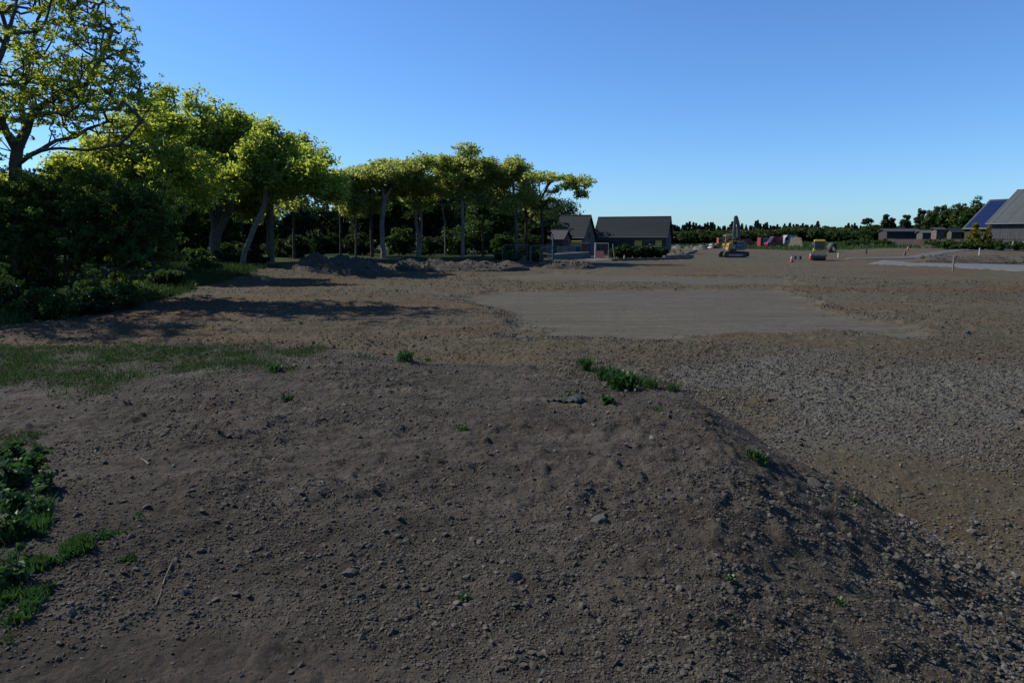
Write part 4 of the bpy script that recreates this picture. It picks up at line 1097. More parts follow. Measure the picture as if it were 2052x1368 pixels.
# ---------------------------------------------------------------- concrete strips
def slab(name, pts, h, mat, label, cat, group=None, kind=None):
    w = [at(*p) for p in pts]
    cx = sum(p[0] for p in w) / len(w); cy = sum(p[1] for p in w) / len(w); z0 = max(p[2] for p in w)
    n = len(w)
    vs = [(p[0] - cx, p[1] - cy, -0.5) for p in w] + [(p[0] - cx, p[1] - cy, h + (p[2] - z0 if h < 0.2 else 0)) for p in w]
    fs = [tuple(reversed(range(n))), tuple(range(n, 2 * n))] + [(i, (i + 1) % n, n + (i + 1) % n, n + i) for i in range(n)]
    o = MB().add(vs, fs).build(name, mat); o.location = (cx, cy, z0)
    return tag(o, label, cat, group, kind)
def sheet(name, poly, mat, label):
    xs = [p[0] for p in poly]; ys = [p[1] for p in poly]
    nx = int((max(xs) - min(xs)) / 0.35) + 2; ny = int((max(ys) - min(ys)) / 0.35) + 2
    gx, gy = np.meshgrid(np.linspace(min(xs), max(xs), nx), np.linspace(min(ys), max(ys), ny)); gx = gx.ravel(); gy = gy.ravel()
    ins = sdpoly(gx, gy, poly) + 0.35 * vn(gx, gy, 1.1, 3) < 0.05
    z = H(gx, gy) + 0.07
    i = np.arange(ny - 1)[:, None] * nx; j = np.arange(nx - 1)[None]
    Fc = np.stack([i + j, i + j + 1, i + nx + j + 1, i + nx + j], -1).reshape(-1, 4)
    Fc = Fc[ins[Fc].all(1)]
    o = np_mesh(name, np.stack([gx, gy, z], 1), Fc, mat, smooth=True)
    md = o.modifiers.new('thick', 'SOLIDIFY'); md.thickness = 0.14; md.offset = -1
    tag(o, label, None, None, 'structure')
sheet('footpath', PAVE[0], M['concrete_pale'], 'pale grey unfinished concrete strip on the right')
sheet('road', PAVE[1], M['concrete'], 'grey base layer of the new access road')
sheet('footpath', PAVE[2], M['concrete_pale'], 'pale paving before the site gate')
def beam(p0, p1, w, h, mat, label, name='kerb_stone', cat='kerb stones', group=None):
    a = Vector(at(*p0)); b = Vector(at(*p1)); d = b - a; L = d.length; yaw = math.atan2(d.y, d.x)
    root = empty(name, a, yaw, label, cat, group)
    k = max(2, int(L / 1.0)); s = L / k; mb = MB()
    for i in range(k): mb.box((s * (i + 0.5), 0, h / 2 + 0.02 * (i % 2) + (b.z - a.z) * (i + .5) / k), (s * 0.97, w, h), bev=0.015)
    o = mb.build(name, mat); o.location = a; o.rotation_euler = (0, 0, yaw); tag(o, label, cat, group)
    bpy.data.objects.remove(root)
    return o
beam((1225, 523), (1386, 519), 0.3, 0.28, M['concrete'], 'long row of grey kerb stones laid out before the bushes')
beam((1330, 518), (1388, 516), 0.5, 0.42, M['concrete_pale'], 'short raised row of pale kerb stones beside the rubble heap')
beam((1372, 512), (1396, 503), 0.25, 0.3, M['concrete_pale'], 'slanting row of kerb stones pointing to the gravel heap')

# ---------------------------------------------------------------- buildings
def gable(name, label, cat, corner, theta, L, w, eave, ridge, zb, walls, roof, over=0.35, openings=(), group=None, thick=0.18):
    """corner: world xy of the near left eave; local x along the ridge, local -y is the front slope"""
    loc = (corner[0] + w * math.sin(theta), corner[1] + w * math.cos(theta), zb)
    root = empty(name, loc, -theta, label, cat, group)
    prof = [(-w, -0.6), (w, -0.6), (w, eave), (0, ridge), (-w, eave)]
    Mx = Matrix.Rotation(math.pi / 2, 4, 'Z')
    wi = w - over; slope = (ridge - eave) / w
    e2 = eave + slope * over - thick * 1.3
    mb = MB()
    vs = []; 
    for x in (over, L - over):
        vs += [(x, -wi, -0.6), (x, wi, -0.6), (x, wi, e2), (x, 0, ridge - thick * 1.4), (x, -wi, e2)]
    fs = [(0, 1, 2, 3, 4), (9, 8, 7, 6, 5), (0, 4, 9, 5), (1, 6, 7, 2), (4, 3, 8, 9), (2, 7, 8, 3)]
    mb.add(vs, fs).build('wall', walls, root)
    rb = MB()
    nl = math.hypot(w, ridge - eave); nx, nz = (ridge - eave) / nl * thick, w / nl * thick
    for s in (-1, 1):
        vs = []
        for x in (0, L):
            vs += [(x, s * w, eave), (x, 0, ridge), (x, 0, ridge - thick * 1.1), (x, s * w, eave - thick)]
        rb.add(vs, [(0, 1, 2, 3), (7, 6, 5, 4), (0, 4, 5, 1), (1, 5, 6, 2), (2, 6, 7, 3), (3, 7, 4, 0)])
    rf = rb.build('roof', roof, root)
    MB().cyl((0, 0, ridge + 0.02), (L, 0, ridge + 0.02), 0.09, n=8).build('ridge_cap', M['roof_dark'], rf)
    MB().cyl((0.05, -w - 0.06, eave - 0.1), (L - 0.05, -w - 0.06, eave - 0.1), 0.07, n=8).build('gutter', M['galv'], rf)
    for (kind, x0, x1, z0, z1, mt, side) in openings:
        y = -wi - 0.012
        if side == 'front':
            o = MB().box(((x0 + x1) / 2, y, (z0 + z1) / 2), (x1 - x0, 0.05, z1 - z0)).build(kind, mt, root)
            if kind in ('window', 'door'):
                f = MB(); t = 0.08
                for c, s in ((((x0 + x1) / 2, y - .02, z0), (x1 - x0 + t, .08, t)), (((x0 + x1) / 2, y - .02, z1), (x1 - x0 + t, .08, t)),
                             ((x0, y - .02, (z0 + z1) / 2), (t, .08, z1 - z0 - t)), ((x1, y - .02, (z0 + z1) / 2), (t, .08, z1 - z0 - t))): f.box(c, s)
                f.build('frame', M['machine_grey'], o)
        else:
            x = L - over + 0.012
            MB().box((x, (x0 + x1) / 2, (z0 + z1) / 2), (0.05, x1 - x0, z1 - z0)).build(kind, mt, root)
    return root
# right house, roofed but unfinished
c = P(1188, 476, 133); zb = hz(c[0], 135)
gable('unfinished_house', 'unfinished house with wide dark slate roof and yellow boarded openings', 'house', (c[0], c[1]), R(20), 14.2, 4.2, 3.2 - zb, 7.0 - zb, zb, M['wall_dark'], M['roof_slate'],
      openings=[('boarded_opening', 8.0, 9.4, 1.35, 2.45, M['insulation'], 'front'), ('window', 9.9, 11.4, 1.2, 2.45, M['glass'], 'front'), ('boarded_opening', 11.9, 13.1, 1.2, 2.45, M['insulation'], 'front'),
                ('window', 3.0, 5.0, 0.9, 2.3, M['glass'], 'front'), ('lintel_band', 0.6, 13.6, 2.55, 2.75, M['wall_brick'], 'front'), ('gable_window', -0.8, 0.8, 3.6, 4.8, M['glass'], 'end')])
c = P(1112, 476, 120)
gable('steep_house', 'steep-roofed slate house behind the site gate with dark gable', 'house', (c[0] - 0.4, c[1]), R(24), 5.8, 3.7, 3.1 - zb, 6.9 - zb, zb, M['wall_brick'], M['roof_slate'],
      openings=[('window', 1.2, 2.4, 0.9, 2.1, M['glass'], 'front'), ('door', 3.6, 4.6, -0.1, 2.1, M['wall_dark'], 'front'), ('gable_window', -0.6, 0.6, 2.9, 3.9, M['glass'], 'end')])
c = P(1088, 478, 112)
gable('low_annex', 'low dark-roofed annex with pale walls left of the steep-roofed house', 'house', (c[0], c[1]), R(20), 3.6, 2.6, 2.9 - zb, 4.3 - zb, zb, M['wall_white'], M['roof_dark'],
      openings=[('door', 1.4, 2.2, -0.1, 2.0, M['blue_dull'], 'front'), ('window', 2.5, 3.1, 0.8, 1.9, M['glass'], 'front')])
# little red-roofed shed glimpsed between trunks
c = P(974, 474, 108); z1 = hz(c[0], 108)
gable('shed', 'little shed with rusty tiled roof glimpsed behind the shrubs', 'shed', (c[0], c[1]), R(5), 3.4, 1.8, P(974, 471, 108)[2] - z1, P(974, 464, 108)[2] - z1, z1, M['wall_dark'], surf('rusty_tile', (0.13, 0.06, 0.045), 0.8, var=0.3))
# barns on the right
c = P(1974, 448, 138); zr = hz(c[0], 138)
barn = gable('barn', 'large barn with light grey roof and weathered board wall at the right edge', 'barn', (c[0], c[1]), R(63), 34, 10.0, c[2] - zr, P(2040, 380, 141)[2] - zr, zr, M['board_dark'], M['roof_grey'], over=0.6,
      openings=[('door', 14, 18, 0, 3.6, M['wall_dark'], 'front'), ('eave_board', 0.6, 33, 0, 0.01, M['wall_dark'], 'front')])
c2 = P(1928, 458, 164)
sb = gable('solar_barn', 'lower barn covered in blue solar panels behind the grey-roofed barn', 'barn', (c2[0], c2[1]), R(68), 13, 8.6, c2[2] - zr, P(1985, 401, 167)[2] - zr, zr, M['wall_dark'], M['roof_grey'], over=0.4,
      openings=[('window', 4, 6, 1.0, 2.0, M['white_paint'], 'front')])
def solar(parent, L, w, eave, ridge):
    nl = math.hypot(w, ridge - eave); ux, uz = w / nl, (ridge - eave) / nl
    nx, nz = -uz * 0.08, ux * 0.08
    for i in range(11):
        for j in range(5):
            x0 = 0.5 + i * 1.09; s0 = 0.35 + j * (nl - 0.7) / 5; s1 = s0 + (nl - 0.7) / 5 - 0.05
            y0, z0 = -w + ux * s0, eave + uz * s0; y1, z1 = -w + ux * s1, eave + uz * s1
            vs = []
            for x in (x0, x0 + 1.04):
                vs += [(x, y0 + nx * .3, z0 + nz * .3), (x, y1 + nx * .3, z1 + nz * .3), (x, y1 + nx, z1 + nz), (x, y0 + nx, z0 + nz)]
            MB().add(vs, [(0, 1, 2, 3), (7, 6, 5, 4), (0, 4, 5, 1), (1, 5, 6, 2), (2, 6, 7, 3), (3, 7, 4, 0)]).build('solar_panel', M['solar'], parent)
solar(sb, 13, 8.6, c2[2] - zr, P(1985, 401, 167)[2] - zr)
# bungalow and outbuildings
c = P(1776, 467, 175); z2 = hz(c[0], 175)
gable('bungalow', 'long low bungalow with dark roof and white end walls behind the field', 'house', (c[0], c[1]), R(4), 8.8, 2.6, P(1755, 463, 175)[2] - z2, P(1755, 458, 175)[2] - z2, z2, M['wall_dark'], M['roof_dark'],
      openings=[('wall_panel', 0.6, 1.8, 0.4, 2.2, M['wall_white'], 'front'), ('wall_panel', 2.0, 3.2, 0.4, 2.2, M['wall_white'], 'front'), ('window', 3.7, 5.0, 0.5, 2.2, M['glass'], 'front'), ('wall_panel', 5.3, 5.7, 0.3, 2.2, M['wall_white'], 'front'), ('window', 6.3, 8.4, 0.5, 2.2, M['glass'], 'front')])
c = P(1848, 465, 168); z2 = hz(c[0], 168)
gable('outbuilding', 'white-walled outbuilding with grey roof right of the bungalow', 'shed', (c[0], c[1]), R(4), 3.6, 1.8, P(1828, 466, 168)[2] - z2, P(1828, 461, 168)[2] - z2, z2, M['wall_white'], M['concrete'])
c = P(1876, 459, 160); z2 = hz(c[0], 160)
gable('outbuilding', 'brown outbuilding with dark roof half hidden by the timber fence', 'shed', (c[0], c[1]), R(4), 2.4, 1.5, P(1862, 459, 160)[2] - z2, P(1862, 456, 160)[2] - z2, z2, M['wall_brick'], M['roof_dark'])
c = P(1906, 461, 166); z2 = hz(c[0], 166)
gable('outbuilding', 'small pale outbuilding with bluish roof next to the brown one', 'shed', (c[0], c[1]), R(8), 3.0, 1.5, P(1890, 464, 166)[2] - z2, P(1890, 457, 166)[2] - z2, z2, M['wall_white'], M['roof_slate'])

# timber fence along the field and railing before the barn
def fence_run(name, p0, p1, h, label, kind):
    a = Vector((*p0, 0)); b = Vector((*p1, 0)); d = b - a; L = d.length; yaw = math.atan2(d.y, d.x)
    zb = hz(a.x, a.y); root = empty(name, (a.x, a.y, zb), yaw, label, 'fence')
    n = max(2, int(L / 2.4)); u = d / L
    if kind == 'board':
        mb = MB()
        for i in range(n):
            s = L / n; x = s * (i + .5); z = hz(a.x + u.x * x, a.y + u.y * x) - zb
            mb.box((x, 0, z + h * 0.5), (s - 0.12, 0.05, h * 0.96 + 0.06 * math.sin(i * 2.1)))
        mb.build('boards', M['fence_wood'], root)
    else:
        for k in range(3):
            mb = MB()
            for i in range(n):
                s = L / n; x = s * (i + .5); z = hz(a.x + u.x * x, a.y + u.y * x) - zb
                mb.box((x, -0.07, z + h * (0.35 + 0.27 * k)), (s - 0.01, 0.05, 0.16))
            mb.build('rail', M['fence_wood'], root)
    for i in range(n + 1):
        x = L / n * i; z = hz(a.x + u.x * x, a.y + u.y * x) - zb
        MB().box((x, 0, z + h * 0.5 - 0.2), (0.11, 0.11, h + 0.5)).build('post', M['fence_wood'], root)
a = P(1762, 478, 160); b = P(1925, 478, 138)
fence_run('timber_fence', (a[0], a[1]), (b[0], b[1]), 1.75, 'long brown close-boarded fence in front of the bungalow', 'board')
a = P(1905, 478, 128); b = P(2180, 478, 112)
fence_run('timber_railing', (a[0], a[1]), (b[0], b[1]), 1.9, 'dark post-and-rail fence in front of the large barn', 'rail')
for px, Y, lb in ((2032, 126, 'white plastic-wrapped bale behind the railing, left of two'), (2052, 125, 'white plastic-wrapped bale behind the railing, right of two')):
    p = P(px, 480, Y); z = hz(p[0], Y)
    o = MB().cyl((-0.75, 0, 0.65), (0.75, 0, 0.65), 0.68, n=20).build('wrapped_bale', M['white_plastic'], smooth=True); o.location = (p[0], Y, z); o.rotation_euler = (0, 0, 0.3)
    tag(o, lb, 'bale', 'wrapped bales by the barn')
# field wall / pale rail on the left
def stone_wall():
    a = Vector(at(262, 556)); b = Vector(at(352, 553))
    root = empty('field_wall', (a.x, a.y, a.z), math.atan2(b.y - a.y, b.x - a.x), 'low dry-stone field wall behind the slender small tree', 'wall')
    rs = np.random.RandomState(3); n = 420; L = (b - a).length
    x = rs.uniform(0, L, n); y = rs.uniform(-0.2, 0.2, n); z = rs.uniform(0, 0.5, n)
    stones('stones', x, y, rs.uniform(0.08, 0.16, n), M['stone'], rs, 0.5, 0.8, z=z, parent=root)
stone_wall()
def rail_fence():
    a = Vector(at(190, 557)); b = Vector(at(258, 557))
    root = empty('rail_fence', a, math.atan2(b.y - a.y, b.x - a.x), 'pale horizontal rail fence seen under the bushy tree', 'fence')
    L = (b - a).length
    MB().box((L / 2, 0, 0.62), (L, 0.05, 0.12)).build('rail', M['frame_white'], root)
    for i in range(3): MB().box((L * i / 2, 0.05, 0.35), (0.09, 0.05, 0.7)).build('post', M['timber_old'], root)
rail_fence()

# ---------------------------------------------------------------- machines
def excavator():
    X, Y, Z = at(1466, 516)
    root = empty('excavator', (X, Y + 1.2, Z), R(5), 'yellow and grey tracked excavator with its boom folded straight up', 'excavator')
    root.scale = (1.08, 1.08, 1.17); root.location.x += 0.5
    def track(yo, nm):
        t = MB(); L, h = 3.5, 0.78; pr = []
        for i in range(24):
            a = i / 24 * 2 * math.pi; cx = (L / 2 - h / 2) * (1 if math.cos(a) > 0 else -1)
            pr.append((cx + math.cos(a) * h / 2, h / 2 + math.sin(a) * h / 2))
        t.prism(pr, yo - 0.25, yo + 0.25)
        for i in range(12):
            t.box((-L / 2 + 0.35 + i * (L - 0.7) / 11, yo, h + 0.015), (0.10, 0.54, 0.05)); t.box((-L / 2 + 0.35 + i * (L - 0.7) / 11, yo, -0.0), (0.10, 0.54, 0.05))
        o = t.build('track', M['black_rubber'], root)
        s = -1
        ry = yo - 0.27
        for x in (-L / 2 + h / 2, L / 2 - h / 2): MB().cyl((x, ry - 0.03, h / 2), (x, ry + 0.03, h / 2), 0.27).build('wheel', M['steel'], o)
        MB().box((0, ry, h * 0.42), (L - 1.3, 0.06, 0.26), bev=0.02).build('side_frame', M['grey_light'], o)
    track(-0.95, 'near'); track(0.95, 'far')
    MB().box((0, 0, 0.55), (1.6, 1.5, 0.4), bev=0.05).cyl((0, 0, 0.7), (0, 0, 0.98), 0.55).build('undercarriage', M['machine_grey'], root)
    MB().box((2.0, 0, 0.45), (0.12, 2.3, 0.62), bev=0.03).box((1.6, -0.4, 0.45), (0.8, 0.12, 0.15)).box((1.6, 0.4, 0.45), (0.8, 0.12, 0.15)).build('dozer_blade', M['machine_grey'], root)
    up = bpy.data.objects.new('upper_structure', MB().box((0.15, 0.1, 1.35), (2.5, 2.2, 0.7), bev=0.1).build('tmp', M['machine_grey']).data); COL.objects.link(up); up.parent = root
    bpy.data.objects.remove(bpy.data.objects['tmp'])
    MB().prism([(0.35, 1.05), (1.55, 1.05), (1.75, 1.35), (1.7, 1.95), (1.45, 2.12), (0.35, 2.12)], -1.02, 1.22).build('counterweight', M['machine_grey'], root)
    MB().box((0.55, -1.04, 1.62), (1.1, 0.06, 0.5), bev=0.02).build('side_door', M['blue_dull'], root)
    MB().box((0.55, -1.08, 1.62), (0.8, 0.03, 0.12)).build('side_stripe', M['grey_light'], root)
    MB().prism([(-1.2, 1.0), (-0.75, 1.0), (-0.45, 1.6), (-0.7, 2.0), (-1.0, 1.9)], -1.1, -0.1).build('front_panel', M['yellow'], root)
    MB().box((0.4, 0.1, 2.14), (2.0, 2.0, 0.10), bev=0.03).build('engine_cover', M['yellow'], root)
    MB().cyl((-0.35, -1.07, 1.35), (-0.35, -1.15, 1.35), 0.16, n=12).build('lamp', M['white_plastic'], root)
    cab = MB().box((-0.65, 0.55, 2.25), (1.15, 0.95, 1.5), bev=0.08, taper=0.92).build('cab', M['yellow'], root)
    MB().box((-0.65, 0.05, 2.42), (0.9, 0.03, 0.8)).build('window', M['glass'], cab)
    MB().box((-1.245, 0.55, 2.4), (0.03, 0.75, 1.0)).build('windscreen', M['glass'], cab)
    MB().path([(-1.2, -0.2, 2.1), (-1.2, -0.2, 3.1), (-0.2, -0.2, 3.1)], 0.05).build('guard_frame', M['grey_light'], root)
    MB().prism([(0.45, 1.9), (0.85, 1.9), (0.95, 3.2), (0.72, 4.6), (0.42, 5.4), (0.2, 5.35), (0.38, 4.4), (0.5, 3.2)], -0.32, 0.0).build('boom', M['boom_grey'], root)
    MB().prism([(0.18, 5.6), (0.42, 5.5), (0.34, 4.9), (0.0, 3.0), (-0.22, 3.0), (-0.1, 5.2)], -0.28, -0.05).cyl((0.1, -0.35, 5.35), (0.1, 0.0, 5.35), 0.2).build('stick', M['machine_grey'], root)
    MB().cyl((0.62, -0.36, 2.2), (0.62, -0.36, 4.4), 0.07).cyl((-0.2, -0.16, 3.2), (0.15, -0.16, 5.0), 0.06).build('hydraulic_cylinder', M['steel'], root)
    MB().prism([(-0.35, 3.1), (0.1, 3.05), (0.3, 2.7), (0.2, 2.35), (-0.25, 2.25), (-0.5, 2.5), (-0.1, 2.6)], -0.55, 0.2).build('bucket', M['machine_grey'], root)
excavator()
def roller():
    X, Y, Z = at(1646, 523)
    root = empty('road_roller', (X, Y + 0.8, Z), R(-22), 'yellow road roller with dark-glazed cab seen from the drum end', 'roller')
    MB().cyl((-0.85, 0, 0.62), (0.85, 0, 0.62), 0.62, n=32).build('drum', M['steel'], root, smooth=False)
    MB().box((0, -0.55, 0.72), (1.98, 0.12, 0.20), bev=0.02).box((-0.93, 0, 0.75), (0.10, 1.3, 0.22)).box((0.93, 0, 0.75), (0.10, 1.3, 0.22)).build('drum_frame', M['machine_grey'], root)
    MB().box((0, 1.9, 1.35), (1.55, 1.9, 0.75), bev=0.12).box((0, 0.72, 1.15), (1.7, 0.5, 0.55), bev=0.08).build('body', M['lime'], root)
    MB().prism([(-0.62, 1.1), (0.62, 1.1), (0.45, 1.42), (-0.45, 1.42)], 0.42, 0.46).build('grille', M['yellow'], root)
    for s in (-1, 1): MB().cyl((s * 0.62, 0.4, 1.25), (s * 0.62, 0.48, 1.25), 0.13, n=12).build('headlight', M['pipe_black'], root)
    cab = MB().box((0, 1.25, 2.0), (1.35, 1.2, 1.15), bev=0.05).build('cab', M['machine_grey'], root)
    MB().box((0, 0.64, 2.02), (1.1, 0.03, 0.85), bev=0.01).build('windscreen', M['glass'], cab)
    for s in (-1, 1): MB().box((s * 0.685, 1.25, 2.02), (0.03, 0.95, 0.85)).build('side_window', M['glass'], cab)
    MB().box((0, 1.22, 2.70), (1.5, 1.5, 0.32), bev=0.08, taper=0.94).build('roof', M['yellow'], cab)
    for s in (-1, 1): MB().cyl((s * 0.95, 2.5, 0.7), (s * 0.62, 2.5, 0.7), 0.7, n=20).build('wheel', M['black_rubber'], root)
    MB().path([(-0.7, 0.62, 2.4), (-0.86, 0.5, 2.4)], 0.02).box((-0.86, 0.5, 2.3), (0.14, 0.05, 0.35), bev=0.01).build('mirror', M['white_plastic'], root)
roller()
def wheel_loader():
    X, Y, Z = at(1437, 498)
    root = empty('wheel_loader', (X, Y, Z), R(8), 'distant yellow wheel loader with grey bucket behind the excavator', 'loader')
    for x in (-0.2, 2.4):
        for s in (-1, 1):
            w = MB().cyl((x, s * 0.75, 0.65), (x, s * 1.15, 0.65), 0.65, n=20).build('wheel', M['black_rubber'], root)
            MB().cyl((x, s * 1.16, 0.65), (x, s * 1.18, 0.65), 0.3, n=14).build('rim', M['grey_light'], w)
    MB().box((2.1, 0, 1.35), (2.3, 1.5, 0.8), bev=0.1).box((0, 0, 1.1), (1.4, 1.2, 0.6), bev=0.08).build('body', M['yellow'], root)
    cab = MB().box((0.6, 0, 2.15), (1.2, 1.3, 1.3), bev=0.06, taper=0.9).build('cab', M['orange'], root)
    MB().box((0.6, -0.62, 2.3), (0.9, 0.04, 0.8)).build('window', M['glass'], cab)
    MB().box((0.6, 0, 2.87), (1.35, 1.4, 0.14), bev=0.04).build('roof', M['lime'], cab)
    for s in (-0.45, 0.45): MB().box((-0.9, s, 1.15), (1.9, 0.14, 0.28), rot=(0, R(18), 0)).build('lift_arm', M['yellow'], root)
    MB().prism([(-1.5, 0.1), (-1.4, 1.1), (-1.9, 1.25), (-2.2, 1.0), (-1.7, 0.75), (-2.6, 0.12)], -1.2, 1.2).build('bucket', M['grey_light'], root)
wheel_loader()
def van(px, py, L, face, label, mat, wide=2.0, h=2.5, yaw=0.0):
    X, Y, Z = at(px, py)
    root = empty('delivery_van', (X, Y, Z), yaw, label, 'van', 'vans parked at the far side of the site')
    s = face
    pr = [(-L / 2, 0.35), (L / 2 - 0.1, 0.35), (L / 2, 0.9), (L / 2 - 0.25, 1.15), (L / 2 - 0.95, 1.35), (L / 2 - 1.75, h - 0.12), (L / 2 - 2.1, h), (-L / 2 + 0.1, h), (-L / 2, h - 0.15)]
    pr = [(p[0] * s, p[1]) for p in pr]
    MB().prism(pr, -wide / 2, wide / 2).build('body', mat, root)
    for yy in (-wide / 2 - 0.012, wide / 2 + 0.012):
        MB().prism([(q * s, z) for q, z in [(L / 2 - 1.15, 1.4), (L / 2 - 1.75, 2.2), (L / 2 - 2.6, 2.2), (L / 2 - 2.6, 1.4)]], yy - 0.012, yy + 0.012).build('side_window', M['glass'], root)
    MB().add([((L / 2 - 0.93) * s, -wide / 2 + .12, 1.42), ((L / 2 - 0.93) * s, wide / 2 - .12, 1.42), ((L / 2 - 1.62) * s, wide / 2 - .16, h - 0.2), ((L / 2 - 1.62) * s, -wide / 2 + .16, h - 0.2)], [(0, 1, 2, 3)]).build('windscreen', M['glass'], root)
    for x in (L / 2 - 1.0, -L / 2 + 1.1):
        for yy in (-1, 1):
            w = MB().cyl((x * s, yy * (wide / 2 - 0.2), 0.34), (x * s, yy * (wide / 2 + 0.01), 0.34), 0.34, n=18).build('wheel', M['black_rubber'], root)
            MB().cyl((x * s, yy * (wide / 2 + 0.02), 0.34), (x * s, yy * (wide / 2 + 0.03), 0.34), 0.2, n=12).build('rim', M['grey_light'], w)
    for yy in (-0.75, 0.75): MB().box(((L / 2 - 0.08) * s, yy, 0.95), (0.14, 0.3, 0.2), bev=0.03).build('headlight', M['white_plastic'], root)
van(1497, 494.5, 5.6, 1, 'red van facing right just behind the excavator', M['red_van'], yaw=R(-12))
van(1553, 494, 6.0, -1, 'larger red van facing left beside the louvred container', M['red_van'], h=2.9, yaw=R(10))
def box_truck():
    X, Y, Z = at(1577, 492)
    root = empty('white_truck', (X, Y, Z), R(8), 'white truck partly hidden between the red van and the spoil heap', 'truck')
    MB().prism([(-1.6, 0.5), (2.2, 0.5), (2.2, 3.0), (-0.6, 3.0), (-1.3, 2.2)], -1.1, 1.1).build('body', M['white_paint'], root)
    MB().prism([(-1.35, 1.5), (-1.2, 2.15), (-0.65, 2.8), (-0.3, 2.8), (-0.3, 1.5)], -1.125, -1.103).build('side_window', M['glass'], root)
    for x in (-0.7, 1.5):
        for s in (-1, 1): MB().cyl((x, s * 0.85, 0.42), (x, s * 1.1, 0.42), 0.42, n=16).build('wheel', M['black_rubber'], root)
box_truck()
def container():
    X, Y, Z = at(1528, 495)
    root = empty('site_container', (X, Y, Z), R(5), 'narrow site container with red side and pale louvred front between the red vans', 'container')
    MB().box((-0.9, 0, 1.4), (0.7, 2.4, 2.8), bev=0.03).build('side_panel', M['red_van'], root)
    MB().box((0.25, 0.05, 1.4), (1.55, 2.3, 2.75), bev=0.03).build('body', M['white_sheet'], root)
    for i in range(7): MB().box((0.6, -1.14, 0.5 + i * 0.32), (1.2, 0.1, 0.12), rot=(R(25), 0, 0)).build('louvre', M['frame_white'], root)
container()
def crane_truck():
    X, Y, Z = at(1212, 509); Y += 14; X = P(1212, 500, Y)[0]; Z = hz(X, Y)
    root = empty('crane_truck', (X, Y, Z), R(-8), 'dark lorry with blue cab and folded red loading crane before the unfinished house', 'truck')
    MB().box((0, 0, 0.95), (5.2, 2.2, 0.25), bev=0.03).box((-0.2, 0, 1.5), (3.8, 2.1, 0.8), bev=0.05).build('body', M['machine_grey'], root)
    cab = MB().box((2.9, 0, 2.0), (1.5, 2.2, 1.8), bev=0.15, taper=0.92).build('cab', M['blue_paint'], root)
    MB().box((2.9, -1.06, 2.3), (0.9, 0.05, 0.7)).build('window', M['glass'], cab)
    MB().box((3.65, 0, 0.8), (0.2, 2.1, 0.3)).build('bumper', M['white_plastic'], root)
    for x in (-1.6, -0.4, 2.7):
        for s in (-1, 1): MB().cyl((x, s * 0.8, 0.5), (x, s * 1.08, 0.5), 0.5, n=18).build('wheel', M['black_rubber'], root)
    MB().box((-2.2, 0, 2.3), (0.45, 0.6, 2.8), bev=0.05).build('crane_mast', M['machine_grey'], root)
    MB().box((-0.6, 0, 3.75), (3.0, 0.32, 0.36), rot=(0, R(6), 0), bev=0.03).build('crane_boom', M['red_paint'], root)
    MB().box((1.2, 0.1, 3.55), (1.6, 0.22, 0.26), rot=(0, R(6), 0), bev=0.03).cyl((-1.9, 0.2, 2.6), (-0.6, 0.2, 3.5), 0.08).build('boom_extension', M['machine_grey'], root)
crane_truck()

# ---------------------------------------------------------------- mesh fences, gate, posts, cones
def mesh_panel(p0, p1, hpx, label, loops=True, sign=False, mat=None, name='mesh_fence_panel'):
    a = Vector(at(*p0)); b = Vector(at(*p1)); d = b - a; L = math.hypot(d.x, d.y); yaw = math.atan2(d.y, d.x); mat = mat or M['galv']
    h = hpx / F * ((a.y + b.y) / 2)
    root = empty(name, a, yaw, label, 'fence panel', 'temporary site fence panels')
    t = 0.035; r = 0.3 if loops else 0.02
    zo = d.z
    pts = [(0, 0, 0.05), (0, 0, h - r), (r * .3, 0, h - r * .3), (r, 0, h), (L - r, 0, h), (L - r * .3, 0, h - r * .3), (L, 0, h - r), (L, 0, 0.05)]
    MB().path(pts, t).path([(0, 0, 0.15), (L, 0, 0.15)], t * 0.8).build('frame', mat, root)
    mb = MB(); n = int(L / 0.3); k = 7
    for i in range(1, n): mb.cyl((L * i / n, 0, 0.15), (L * i / n, 0, h - 0.05), 0.006, n=4)
    for j in range(1, k): mb.cyl((0, 0, h * j / k), (L, 0, h * j / k), 0.006, n=4)
    mb.build('wire_mesh', mat, root)
    for x in (0.0, L): MB().box((x, 0, 0.06), (0.22, 0.6, 0.13), bev=0.02).build('foot_block', M['concrete'], root)
    if sign: MB().box((L * 0.42, -0.06, h * 0.28), (L * 0.52, 0.03, h * 0.44)).build('sign', M['pink_sign'], root)
    return root
mesh_panel((1007, 528), (1062, 528), 36, 'leftmost galvanised mesh panel in front of the low bright shrub')
mesh_panel((1064, 526), (1104, 522), 32, 'wide galvanised mesh panel behind the narrow rounded one')
mesh_panel((1082, 531), (1107, 521), 32, 'narrow mesh panel with rounded top corners turned sideways')
mesh_panel((1191, 518), (1219, 518), 30, 'gate panel with faded pink sign beside the site entrance', loops=False, sign=True, mat=M['grey_light'], name='gate_panel')
def post(px, py, hpx, w, label, mat, lean=0.0, name='timber_post', group='posts and stakes on the site'):
    X, Y, Z = at(px, py); h = hpx / F * Y
    o = MB().box((0, 0, h / 2 - 0.15), (w, w, h + 0.3), bev=w * 0.12, taper=0.92).build(name, mat)
    o.location = (X, Y, Z); o.rotation_euler = (0, lean, 0.3); return tag(o, label, 'post', group)
post(1909, 543, 30, 0.13, 'tall pale timber post standing before the concrete strip', M['timber_old'])
post(1232, 519, 30, 0.16, 'leaning pale timber post left of the bushes', M['timber_old'], R(-10))
post(1193, 519, 32, 0.2, 'grey square post on the left side of the gate panel', M['grey_light'])
post(1108, 521, 44, 0.22, 'slim dark post next to the rounded mesh panel', M['blue_dull'])
